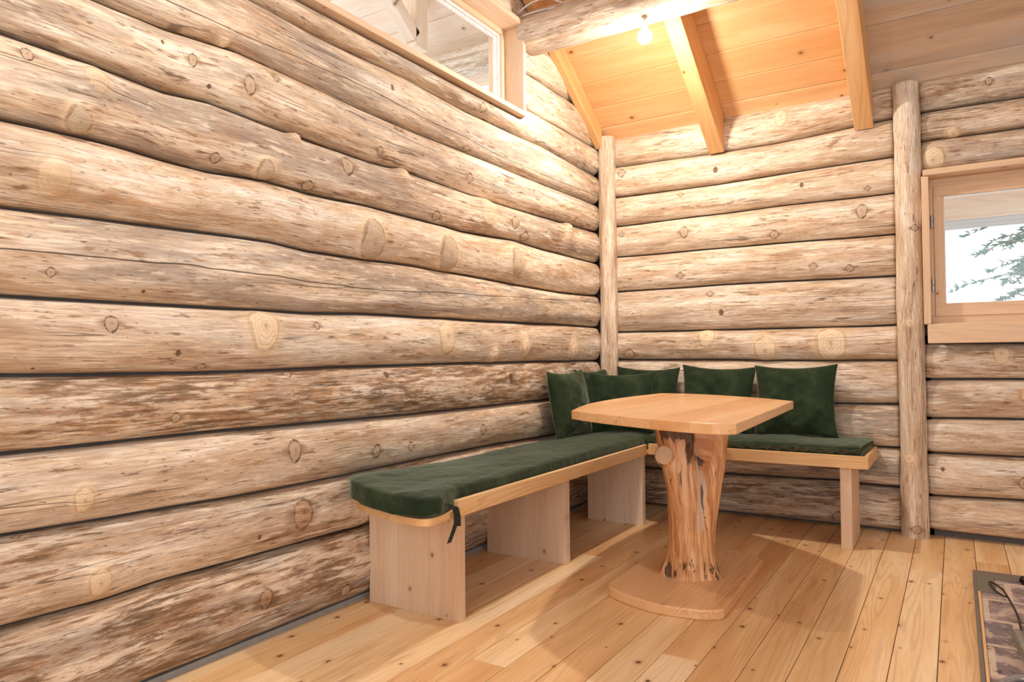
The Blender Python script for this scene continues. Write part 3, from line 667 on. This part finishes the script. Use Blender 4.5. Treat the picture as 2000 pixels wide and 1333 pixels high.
ring('window_frame', M_case, w1, -2.22, -2.155, ia, ib, ic, id_, 0.028)
ring('gasket', M_white, w1, -2.212, -2.172, ia + 0.028, ib - 0.028, ic + 0.028, id_ - 0.028, 0.012)
ring('gasket', M_white, w1, -2.205, -2.185, ia + 0.042, ib - 0.042, ic + 0.042, id_ - 0.042, 0.007)
wbox('pane', M_glass, w1, (-2.199, -2.193, ia + 0.04, ib - 0.04, ic + 0.04, id_ - 0.04), bevel=0)

# ------------------------------------------------------------------ small window in the back wall
w2 = tag(empty('window_2', (0.28, 4.4, 1.16)), kind='structure')
wbox('jamb_board', M_case, w2, (-0.138, -0.104, 4.345, 4.56, 1.155, 1.95))
wbox('jamb_board', M_case, w2, (WX1 - 0.036, WX1 - 0.002, 4.345, 4.56, 1.155, 1.95))
wbox('head_board', M_case, w2, (-0.13, WX1, 4.335, 4.56, 1.951, 1.983))
wbox('sill_board', M_case, w2, (-0.10, WX1 - 0.04, 4.37, 4.56, 1.13, 1.160))
wbox('apron_board', M_case, w2, (-0.122, WX1, 4.335, 4.362, 1.052, 1.153))
def ring2(name, mat, root, ya, yb, x0, x1, z0, z1, wl_, wt, wb_, bevel=0.002):
    mb = MB()
    box(mb, x0, x1, ya, yb, z0, z0 + wb_, axis=0); box(mb, x0, x1, ya, yb, z1 - wt, z1, axis=0)
    box(mb, x0, x0 + wl_, ya, yb, z0 + wb_, z1 - wt, axis=2); box(mb, x1 - wl_, x1, ya, yb, z0 + wb_, z1 - wt, axis=2)
    return rel(mb.build(name, mat, bevel=bevel), root)
ring2('window_frame', M_case, w2, 4.462, 4.55, -0.104, WX1 - 0.036, 1.160, 1.951, 0.018, 0.040, 0.040)
ring2('sash', M_case, w2, 4.455, 4.51, -0.085, WX1 - 0.055, 1.2, 1.911, 0.046, 0.058, 0.068)
ring2('gasket', M_white, w2, 4.47, 4.5, -0.04, WX1 - 0.1, 1.267, 1.854, 0.006, 0.006, 0.004)
wbox('pane', M_glass, w2, (-0.037, WX1 - 0.103, 4.484, 4.490, 1.27, 1.851), bevel=0)
for hz in (1.717, 1.371):
    mb = MB(); tube(mb, [(-0.094, 4.448, hz - 0.035), (-0.094, 4.448, hz - 0.004)], 0.007, 12); tube(mb, [(-0.094, 4.448, hz + 0.002), (-0.094, 4.448, hz + 0.035)], 0.007, 12)
    rel(mb.build('hinge', M_steel), w2)

# ------------------------------------------------------------------ corner benches
def arc_pts(pts, n=8):
    P = [Vector((*p, 0)) for p in pts]; Q = []
    for i in range(len(P) - 1):
        p0 = P[max(i - 1, 0)]; p1 = P[i]; p2 = P[i + 1]; p3 = P[min(i + 2, len(P) - 1)]
        for k in range(n):
            t = k / n; Q.append(0.5 * ((2 * p1) + (p2 - p0) * t + (2 * p0 - 5 * p1 + 4 * p2 - p3) * t * t + (3 * p1 - p0 - 3 * p2 + p3) * t ** 3))
    Q.append(P[-1]); return [(q.x, q.y) for q in Q]
bench = tag(empty('bench', (-1.8, 3.1, 0)), 'long light wooden bench along the left log wall', 'bench')
mb = MB(); end = arc_pts([(-2.058, 2.06), (-1.92, 1.965), (-1.70, 1.905), (-1.57, 1.90), (-1.552, 1.95)])
prism(mb, end + [(-1.566, 2.088), (-1.586, 2.09), (-1.586, 4.40), (-2.058, 4.40)], 0.412, 0.438); rel(mb.build('seat', M_trim, bevel=0.002), bench)
rel(boxobj('front_board', M_trim, None, (-1.586, -1.564, 2.09, 3.985, 0.408, 0.470)), bench)
def panel(y0, y1, x0, x1):
    mb = MB(); w = (x1 - x0) / 3
    for i in range(3): box(mb, x0 + i * w, x0 + (i + 1) * w - 0.0006, y0, y1, 0.0, 0.411, axis=2)
    rel(mb.build('support_panel', M_board, bevel=0.0012), bench)
panel(2.138, 2.172, -2.055, -1.592); panel(2.99, 3.032, -2.052, -1.594); panel(3.91, 3.956, -1.93, -1.572)
bench2 = tag(empty('bench', (-1.0, 4.2, 0)), 'short light wooden bench along the back wall with one visible leg', 'bench')
rel(boxobj('seat', M_trim, None, (-1.585, -0.402, 3.962, 4.42, 0.418, 0.440)), bench2)
rel(boxobj('front_board', M_trim, None, (-1.545, -0.380, 3.94, 3.961, 0.416, 0.480)), bench2)
rel(boxobj('end_board', M_trim, None, (-0.401, -0.380, 3.962, 4.425, 0.416, 0.480)), bench2)
rel(boxobj('leg', M_board, None, (-0.514, -0.461, 3.958, 4.30, 0.0, 0.416), axis=2), bench2)

def pad(name, label, fx, top, bot, nu, nv, seed, lift=None, group=None):
    """seat pad: fx(u, v) gives the plan position for u, v in -1..1; the sides are rounded"""
    mp = lambda a: np.sign(a) * (1 - (1 - np.abs(a)) ** 1.7)
    u = mp(np.linspace(-1, 1, nu)); v = mp(np.linspace(-1, 1, nv)); U, Vv = np.meshgrid(u, v, indexing='ij')
    E = 0.68 + 0.32 * np.clip((1 - np.abs(U) ** 16), 0, 1) ** 0.5 * np.clip((1 - np.abs(Vv) ** 60), 0, 1) ** 0.5
    X, Y = fx(U, Vv)
    mid = (top + bot) / 2; wr = 0.006 * wav(X * 9, Y * 6, seed) + 0.003 * wav(X * 26, Y * 17, seed + 1)
    Zt = mid + (top - mid + wr) * E - 0.010 * np.clip(np.abs(U), 0, 1) ** 3; Zb = mid - (mid - bot) * E
    if lift is not None: L_ = lift(X, Y); Zt = Zt + L_; Zb = Zb + L_
    P = np.concatenate([np.stack([X, Y, Zt], 2).reshape(-1, 3), np.stack([X, Y, Zb], 2).reshape(-1, 3)]); N = nu * nv; F = []
    for i in range(nu - 1):
        for j in range(nv - 1):
            a = i * nv + j; F.append((a, a + 1, a + nv + 1, a + nv)); F.append((N + a, N + a + nv, N + a + nv + 1, N + a + 1))
    for i in range(nu - 1):
        for j in (0, nv - 1): a = i * nv + j; F.append((a, a + nv, N + a + nv, N + a))
    for j in range(nv - 1):
        for i in (0, nu - 1): a = i * nv + j; F.append((a, a + 1, N + a + 1, N + a))
    mb = MB(); mb.add(P, F)
    o = mb.build(name, M_velvet, smooth=True); tag(o, label, 'seat cushion', group)
    # centre the origin on the object
    return o
def f1(U, V):
    yf = np.interp(U, [-1, -0.6, -0.1, 0.4, 0.85, 1], [2.02, 1.93, 1.885, 1.87, 1.885, 1.93])
    Y = yf + (V + 1) / 2 * (4.40 - yf)
    bul = np.clip((2.12 - Y) / 0.15, 0, 1)
    xr = -1.592 + 0.048 * bul; xl = -2.052
    return xl + (U + 1) / 2 * (xr - xl), Y
seat_pad = pad('seat_cushion', 'long dark green velvet seat cushion on the bench along the left wall', f1, 0.522, 0.440, 44, 130, 61,
    lift=lambda X, Y: 0.028 * np.clip((-1.7 - X) / 0.35, 0, 1) * np.clip((2.6 - Y) / 0.6, 0, 1))
mb = MB()
def ribbon(mb, P, w, wd, th=0.0015):
    P = [Vector(p) for p in P]; V = []; F = []; wd = Vector(wd).normalized()
    for i, p in enumerate(P):
        t = (P[min(i + 1, len(P) - 1)] - P[max(i - 1, 0)]).normalized(); nn = t.cross(wd).normalized()
        for a, b in ((-1, -1), (1, -1), (1, 1), (-1, 1)): V.append(tuple(p + wd * w / 2 * a + nn * th * b))
    for i in range(len(P) - 1):
        for k in range(4): F.append((i * 4 + k, i * 4 + (k + 1) % 4, i * 4 + 4 + (k + 1) % 4, i * 4 + 4 + k))
    F += [(0, 1, 2, 3), tuple(len(V) - 4 + k for k in range(4))]; mb.add(V, F)
ribbon(mb, [(-1.565, 2.00, 0.478), (-1.545, 2.01, 0.470), (-1.538, 2.035, 0.452), (-1.540, 2.045, 0.43), (-1.543, 2.05, 0.40), (-1.545, 2.035, 0.37), (-1.545, 2.01, 0.335)], 0.018, (0.3, 1, 0.1))
ribbon(mb, [(-1.555, 2.02, 0.470), (-1.540, 2.05, 0.455), (-1.540, 2.062, 0.42), (-1.541, 2.064, 0.385)], 0.018, (0.2, 1, -0.1))
st = mb.build('tie_strap', M_strap, seat_pad, smooth=False); st['label'] = 'dark fabric tie strap hanging from the cushion corner'
def f2(U, V):
    return -1.575 + (V + 1) / 2 * (1.168 + 0.01 * np.sin(U * 2)), 3.966 + (U + 1) / 2 * (4.42 - 3.966)
pad('seat_cushion', 'shorter dark green velvet seat cushion on the bench along the back wall', f2, 0.532, 0.441, 44, 90, 77)

# ------------------------------------------------------------------ throw pillows
def pillow(label, w, h, t, loc, yaw, lean, roll, seed, ears=0.13, sag=0.0):
    n = 46; mp = lambda a: np.sign(a) * (1 - (1 - np.abs(a)) ** 1.35)
    a = mp(np.linspace(-1, 1, n)); U, Vv = np.meshgrid(a, a, indexing='ij')
    X = U * (1 - ears * (1 - Vv ** 2) ** 1.0 * 0.75) * w / 2
    Z = Vv * (1 - ears * (1 - U ** 2) * 0.85) * h / 2
    E = np.clip(1 - np.abs(U) ** 2.6, 0, 1) ** 0.62 * np.clip(1 - np.abs(Vv) ** 2.6, 0, 1) ** 0.62
    bottomheavy = 1 + 0.22 * (-Vv) * sag
    wr = 0.12 * wav(U * 3.2, Vv * 2.6, seed) + 0.08 * wav(U * 5, Vv * 12, seed + 1) * (1 - 0.5 * Vv)
    Yf = -t / 2 * E * bottomheavy * (1 + wr); Yb = t / 2 * E * bottomheavy
    P = np.concatenate([np.stack([X, Yf, Z], 2).reshape(-1, 3), np.stack([X, Yb, Z], 2).reshape(-1, 3)])
    N = n * n; F = []
    for i in range(n - 1):
        for j in range(n - 1):
            q = i * n + j; F.append((q, q + n, q + n + 1, q + 1)); F.append((N + q, N + q + 1, N + q + n + 1, N + q + n))
    for i in range(n - 1):
        for j in (0, n - 1): q = i * n + j; F.append((q, q + n, N + q + n, N + q))
        for i2 in (0, n - 1): q = i2 * n + i; F.append((q, q + 1, N + q + 1, N + q))
    mb = MB(); mb.add(P, F); o = mb.build('throw_pillow', M_velvet, smooth=True)
    m = o.data
    bmw = o.modifiers.new('weld', 'WELD'); bmw.merge_threshold = 0.0004
    o.location = loc; o.rotation_euler = (Matrix.Rotation(yaw, 4, 'Z') @ Matrix.Rotation(lean, 4, 'X') @ Matrix.Rotation(roll, 4, 'Y')).to_euler()
    return tag(o, label, 'cushion', 'green velvet throw pillows on the corner bench')
D = math.radians
# local -Y is the pillow's front; negative lean tips its top backward
pillow('dark green pillow leaning on the left wall, nearest to the camera', 0.46, 0.41, 0.15, (-1.965, 3.76, 0.715), D(90), D(-9), D(-1), 3)
pillow('dark green pillow in the corner, half hidden behind two other pillows', 0.44, 0.41, 0.12, (-2.0, 4.17, 0.715), D(86), D(-7), D(0), 8)
pillow('dark green pillow set across the corner in front of the log post', 0.42, 0.39, 0.13, (-1.775, 4.09, 0.705), D(12), D(-10), D(-1), 13)
pillow('dark green pillow on the back wall, partly covered by the corner pillow', 0.44, 0.42, 0.13, (-1.71, 4.33, 0.720), D(0), D(-9), D(1), 18)
pillow('dark green pillow on the back wall, second from the bench end', 0.46, 0.42, 0.14, (-1.25, 4.33, 0.728), D(0), D(-9), D(2), 23)
pillow('dark green pillow on the back wall, rightmost and closest to the bench end', 0.46, 0.43, 0.15, (-0.79, 4.31, 0.730), D(0), D(-11), D(-1), 28)

# ------------------------------------------------------------------ table
table = tag(empty('table', (-1.0, 3.05, 0)), 'wooden table with bowed top on a forked tree trunk foot', 'table')
mb = MB()
front = arc_pts([(-1.325, 2.544), (-1.20, 2.462), (-1.069, 2.392), (-0.832, 2.287), (-0.665, 2.250), (-0.597, 2.284)])
back = arc_pts([(-0.648, 3.498), (-0.800, 3.655), (-0.96, 3.77), (-1.12, 3.87), (-1.30, 3.94), (-1.46, 3.93)])
left = arc_pts([(-1.46, 3.93), (-1.485, 3.45), (-1.44, 2.95), (-1.325, 2.544)])[1:-1]
outline = front + back + left
prism(mb, outline, 0.744, 0.780); tt = rel(mb.build('tabletop', M_table, bevel=0.003), table)
mb = MB()
fb = arc_pts([(-1.262, 2.74), (-1.225, 2.685), (-1.11, 2.63), (-0.978, 2.602), (-0.82, 2.628), (-0.757, 2.678)])
bb = arc_pts([(-0.782, 3.43), (-0.86, 3.49), (-1.02, 3.52), (-1.18, 3.48), (-1.26, 3.41)])
prism(mb, fb + bb, 0.0, 0.040); rel(mb.build('foot_plate', M_table, bevel=0.006), table)
# trunk: two stems that merge towards the foot
def stems(z):
    a = (np.interp(z, [0.04, 0.2, 0.43, 0.65, 0.75], [-1.015, -1.000, -1.018, -1.072, -1.095]), np.interp(z, [0.04, 0.75], [3.02, 3.02]), np.interp(z, [0.04, 0.10, 0.2, 0.43, 0.65, 0.75], [0.098, 0.092, 0.086, 0.082, 0.070, 0.072]))
    b = (np.interp(z, [0.04, 0.2, 0.43, 0.65, 0.75], [-0.965, -0.955, -0.920, -0.880, -0.870]), np.interp(z, [0.04, 0.75], [3.03, 3.07]), np.interp(z, [0.04, 0.2, 0.43, 0.65, 0.75], [0.085, 0.056, 0.052, 0.047, 0.050]))
    return a, b
nz, nt = 120, 120; z = np.linspace(0.040, 0.744, nz); th = np.linspace(0, 2 * math.pi, nt, endpoint=False)
Z, T = np.meshgrid(z, th, indexing='ij'); (ax, ay, ar), (bx, by, br) = stems(Z)
cx = (ax * 0.55 + bx * 0.45); cy = (ay + by) / 2
def exitd(px, py, r):
    dx, dy = px - cx, py - cy; bq = dx * np.cos(T) + dy * np.sin(T); cc = dx * dx + dy * dy - r * r
    disc = bq * bq - cc; return np.where(disc > 0, bq + np.sqrt(np.clip(disc, 0, None)), 0.012)
ra, rb = exitd(ax, ay, ar), exitd(bx, by, br); kk = 170
R = np.log(np.exp(kk * ra) + np.exp(kk * rb)) / kk
R = R + 0.0035 * wav(Z * 9, np.cos(T) * 3 + np.sin(T) * 2, 5) + 0.0025 * wav(Z * 22 , np.cos(T) * 9, 6) + 0.0014 * np.sin(T * 7 + Z * 14 + 1.5 * np.sin(Z * 9))
fl_ = np.exp(-(Z - 0.04) / 0.035); R = R + fl_ * (0.006 + 0.010 * np.sin(T * 4 + 1.0)) + 0.02 * np.exp(-((T - 3.7) / 0.25) ** 2 - ((Z - 0.07) / 0.035) ** 2)
kd = np.sqrt(((T - 4.95) * 0.10) ** 2 + (Z - 0.105) ** 2); R = R + 0.022 * np.exp(-(kd / 0.030) ** 2) - 0.012 * np.exp(-(kd / 0.011) ** 2)
P = np.stack([cx + R * np.cos(T), cy + R * np.sin(T), Z], 2).reshape(-1, 3)
LC = np.stack([Z, T * 0.1 + Z * 0.10, 0 * Z], 2).reshape(-1, 3)
F = [(i * nt + j, i * nt + (j + 1) % nt, (i + 1) * nt + (j + 1) % nt, (i + 1) * nt + j) for i in range(nz - 1) for j in range(nt)]
F += [tuple(range(nt)), tuple((nz - 1) * nt + j for j in range(nt))]
mb = MB(); mb.add(P, F, LC)
pale = np.exp(-((T - (5.45 + 0.5 * (Z - 0.45))) / 0.30) ** 4) * np.clip((Z - 0.2) / 0.08, 0, 1) * np.clip((0.66 - Z) / 0.08, 0, 1)
mb.tn = [pale.ravel()]
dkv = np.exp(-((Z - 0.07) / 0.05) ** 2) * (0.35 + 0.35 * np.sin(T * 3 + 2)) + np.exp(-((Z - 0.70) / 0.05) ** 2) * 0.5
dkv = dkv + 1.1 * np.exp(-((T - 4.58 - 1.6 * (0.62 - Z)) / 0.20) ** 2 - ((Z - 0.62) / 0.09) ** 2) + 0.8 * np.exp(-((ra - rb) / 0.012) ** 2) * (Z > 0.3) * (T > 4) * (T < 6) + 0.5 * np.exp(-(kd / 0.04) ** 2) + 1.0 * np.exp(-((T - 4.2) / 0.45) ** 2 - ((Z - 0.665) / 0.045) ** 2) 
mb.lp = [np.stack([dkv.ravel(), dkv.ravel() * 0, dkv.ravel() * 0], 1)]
trunk = rel(mb.build('trunk', M_trunk, smooth=True), table); trunk['label'] = 'gnarled orange-brown forked trunk'
mb = MB(); dr = Vector((-0.06, -0.96, 0.20)).normalized(); p0 = Vector((-1.082, 2.940, 0.566)) - dr * 0.087
tube(mb, [p0, p0 + dr * 0.070, p0 + dr * 0.084, p0 + dr * 0.087], [0.066, 0.050, 0.043, 0.039], 28, tn=0.35)
stub = mb.build('branch_stub', M_trunk, smooth=False); stub.data.materials.append(M_case); stub.data.polygons[-1].material_index = 1; stub.data.polygons[-2].material_index = 0
for pl_ in stub.data.polygons:
    if len(pl_.vertices) > 8 and pl_.center.y < 2.96: pl_.material_index = 1
stub.parent = trunk; stub['label'] = 'sawn-off branch end with pale round cut face'


# ------------------------------------------------------------------ hearth plate and fire tools at the right edge
hearth = tag(empty('hearth_plate', (0.55, 2.9, 0)), 'brick hearth plate with grey metal border on the floor', 'hearth')
mb = MB(); hx0, hx1, hy0, hy1 = 0.046, 1.10, 1.2, 3.775
box(mb, hx0, hx0 + 0.012, hy0, hy1, 0, 0.028, axis=1); box(mb, hx0 + 0.012, hx1, hy1 - 0.10, hy1, 0, 0.028, axis=0); box(mb, hx0 + 0.012, hx1, hy0, hy0 + 0.012, 0, 0.028, axis=0); box(mb, hx1, hx1 + 0.012, hy0, hy1, 0, 0.028, axis=1)
box(mb, hx0 + 0.012, hx0 + 0.075, hy1 - 0.32, hy1 - 0.101, 0, 0.0275, axis=1)
rel(mb.build('metal_border', M_greym, bevel=0.0015), hearth)
rel(boxobj('brick_surface', M_stone, None, (hx0 + 0.013, hx1 - 0.001, hy0 + 0.013, hy1 - 0.101, 0.001, 0.022), bevel=0), hearth)
rel(boxobj('floor_edging', M_trim, None, (hx0 + 0.013, hx0 + 0.022, hy0 + 0.013, hy1 - 0.33, 0.0225, 0.030), bevel=0.001), hearth)
poker = tag(empty('fire_poker', (0.17, 3.2, 0.028)), 'thin black wire poker with looped end lying on the hearth plate', 'fire tool')
def spline(P, n=8):
    Q = []; P = [Vector(p) for p in P]
    for i in range(len(P) - 1):
        p0 = P[max(i - 1, 0)]; p1 = P[i]; p2 = P[i + 1]; p3 = P[min(i + 2, len(P) - 1)]
        for k in range(n):
            t = k / n; Q.append(0.5 * ((2 * p1) + (p2 - p0) * t + (2 * p0 - 5 * p1 + 4 * p2 - p3) * t * t + (3 * p1 - p0 - 3 * p2 + p3) * t ** 3))
    return Q + [P[-1]]
mb = MB(); tube(mb, spline([(0.172, 2.90, 0.045), (0.174, 3.05, 0.04), (0.173, 3.20, 0.034), (0.158, 3.38, 0.034), (0.145, 3.50, 0.034)]), 0.0035, 10); rel(mb.build('rod', M_black, smooth=True), poker)
mb = MB(); tube(mb, spline([(0.147, 3.48, 0.034), (0.130, 3.545, 0.034), (0.108, 3.585, 0.034), (0.103, 3.56, 0.034), (0.118, 3.47, 0.034), (0.140, 3.41, 0.034), (0.156, 3.39, 0.037)]), 0.003, 10); rel(mb.build('loop', M_black, smooth=True), poker)
sh = tag(empty('ash_shovel', (0.16, 2.6, 0.03)), 'grey steel ash shovel lying on the hearth plate in the bottom right corner', 'fire tool')
mb = MB(); tube(mb, spline([(0.160, 2.93, 0.045), (0.168, 2.80, 0.045), (0.182, 2.65, 0.043), (0.20, 2.50, 0.042)]), [0.019] * 9 + [0.017] * 8 + [0.015] * 8, 20); rel(mb.build('socket', M_steel, smooth=True), sh)
mb = MB(); tube(mb, spline([(0.075, 2.40, 0.040), (0.105, 2.50, 0.040), (0.15, 2.555, 0.040), (0.21, 2.56, 0.040), (0.27, 2.50, 0.040)]), 0.013, 14); rel(mb.build('grip', M_steel, smooth=True), sh)
mb = MB(); tube(mb, [(0.232, 3.66, 0.028), (0.232, 3.66, 0.04), (0.232, 3.66, 0.055)], [0.020, 0.024, 0.016], 20); tag(mb.build('stove_foot', M_black, smooth=True), 'round black iron foot standing on the far edge of the hearth plate', 'stove part')
tag(boxobj('wall_shelf', M_case, None, (0.268, 0.95, 4.18, 4.44, 0.772, 0.812)), 'pale wooden shelf end on the back wall at the right edge of the photo', 'shelf')

# ------------------------------------------------------------------ walls out of the frame
def wallbox(root, *dims):
    o = boxobj('plank_wall', M_ceilg, None, dims, bevel=0); o.parent = root
wr = tag(empty('wall_right'), kind='structure')
wallbox(wr, 2.2, 2.26, -1.4, 4.56, 0, 1.0); wallbox(wr, 2.2, 2.26, -1.4, 0.25, 1.0, 2.4); wallbox(wr, 2.2, 2.26, 2.15, 4.56, 1.0, 2.4); wallbox(wr, 2.2, 2.26, -1.4, 4.4, 2.4, 2.5)
wallbox(wr, 2.2, 2.26, -0.9, 3.3, 2.5, 3.3); wallbox(wr, 2.2, 2.26, 0.3, 2.1, 3.3, 4.0)
wq = tag(empty('wall_rear'), kind='structure')
wallbox(wq, -2.12, -1.55, -1.46, -1.4, 0, 2.7); wallbox(wq, 1.55, 2.2, -1.46, -1.4, 0, 2.7); wallbox(wq, -1.55, 1.55, -1.46, -1.4, 0, 0.35)
wallbox(wl, -2.18, -2.12, -1.4, -0.6, 0, 2.6)

# ------------------------------------------------------------------ outside, behind the panes
gr = boxobj('ground', M_ground, None, (-16, 18, -8, 42, -0.5, -0.45), bevel=0); tag(gr, kind='structure')
tag(boxobj('porch_beam', M_outg, None, (-1.5, 3.5, 5.75, 6.18, 1.92, 2.08), axis=0), 'grey porch beam seen through the small window', 'beam')
tag(boxobj('porch_board', M_out, None, (-1.5, 3.5, 5.70, 5.745, 1.922, 2.085), axis=0), 'pale board fixed along the porch beam outside the small window', 'board')
mb = MB(); zz = 3.95
def plank(mb, y0, y1, za, zb): 
    V = [(-7, y0, za), (-2.45, y0, za), (-2.45, y1, zb), (-7, y1, zb), (-7, y0, za + .03), (-2.45, y0, za + .03), (-2.45, y1, zb + .03), (-7, y1, zb + .03)]
    V = np.array(V, float); mb.add(V, BOXF, V[:, [0, 1, 2]] + [RNG.uniform(0, 30), RNG.uniform(0, 30), 0], RNG.random())
y = 4.95
while y > 1.4:
    plank(mb, y - 0.176, y, 3.60 + 0.655 * (4.6 - y + 0.176), 3.60 + 0.655 * (4.6 - y)); y -= 0.18
tag(mb.build('porch_roof', M_out, bevel=0.002), 'pale plank roof underside seen through the high window', 'roof')
purlin('porch_log', 'round log beam under the outdoor roof, seen through the high window', -6.5, -2.5, 4.6, 3.40, 0.115, 88, lp=(0.35, 0.1, 0.4), chamfer=False)
tag(boxobj('porch_rail', M_out, None, (-6.5, -2.5, 5.25, 5.33, 3.52, 3.60), axis=0), 'pale eave board beyond the outdoor log beam', 'board')
tag(boxobj('porch_support', M_out, None, (-6.4, -6.25, 4.53, 4.67, -0.45, 3.29), axis=2), 'tall support post under the far end of the outdoor log beam', 'post')
tag(boxobj('porch_support', M_out, None, (-6.4, -6.25, 5.22, 5.36, -0.45, 3.52), axis=2), 'tall support post under the far end of the eave board', 'post')
for bx_ in (-1.45, 3.3): tag(boxobj('porch_support', M_out, None, (bx_, bx_ + 0.14, 5.85, 6.05, -0.45, 1.92), axis=2), 'post carrying the ' + ('left' if bx_ < 0 else 'right') + ' end of the grey porch beam', 'post')
tag(boxobj('porch_post', M_out, None, (-3.55, -3.45, 4.12, 4.26, 3.4, 3.86), axis=2), 'upright board between log beam and outdoor roof', 'post')
mb = MB(); M = Matrix.Translation((-3.5, 3.9, 3.66)) @ Matrix.Rotation(D(-38), 4, 'X'); box(mb, -0.05, 0.05, -0.34, 0.30, -0.05, 0.05, axis=1, M=M)
tag(mb.build('porch_brace', M_out, bevel=0.003), 'slanting brace board beside the upright outside the high window', 'brace')

def fir(label, x, y, h, seed, spread):
    rt = random.Random(seed); root = tag(empty('fir_tree', (x, y, -0.45)), label, 'tree', 'fir trees outside the small window')
    mb = MB(); tube(mb, [(0, 0, 0), (0.03, 0, h * 0.4), (0.0, 0.02, h * 0.75), (0, 0, h)], [0.06, 0.045, 0.025, 0.008], 10); mb.build('trunk', M_bark, root, smooth=True)
    mb = MB(); nb = MB()
    for i in range(150):
        zz = 0.5 + (h - 0.6) * rt.random(); L = spread * (1 - zz / h) ** 0.8 * rt.uniform(0.5, 1); a = rt.uniform(0, 2 * math.pi); c, s = math.cos(a), math.sin(a)
        P = [(c * L * t, s * L * t, zz + 0.12 * L * t - 0.35 * L * t * t + rt.uniform(-0.02, 0.02)) for t in (0, .25, .5, .75, 1)]
        tube(mb, P, [0.010, 0.008, 0.006, 0.004, 0.002], 5)
        for j in range(int(6 + L * 14)):
            t = rt.uniform(0.25, 1); q = min(3, int(t * 4)); f = t * 4 - q; p = Vector(P[q]).lerp(Vector(P[q + 1]), f)
            if rt.random() < 0.12: continue
            for m_ in range(3):
                d = Vector((c, s, 0)) * rt.uniform(0.2, 1) + Vector((-s, c, 0)) * rt.choice((-1, 1)) * rt.uniform(0.1, 1) + Vector((0, 0, rt.uniform(-0.5, 0.3))); d.normalize()
                l = rt.uniform(0.05, 0.12); u = d.orthogonal().normalized() * 0.010; v = d.cross(u)
                V = [tuple(p), tuple(p + d * l * .4 + u), tuple(p + d * l * .4 + v), tuple(p + d * l * .4 - u), tuple(p + d * l * .4 - v), tuple(p + d * l)]
                nb.add(V, [(0, 1, 2), (0, 2, 3), (0, 3, 4), (0, 4, 1), (5, 2, 1), (5, 3, 2), (5, 4, 3), (5, 1, 4)])
    mb.build('branches', M_bark, root); nb.build('foliage', M_needle, root)
fir('pale snow-lit fir tree behind the small window, in the middle of the pane', 0.68, 9.2, 4.6, 4, 1.5)
fir('pale fir tree farther right beyond the small window', 2.2, 11.5, 5.4, 9, 1.9)
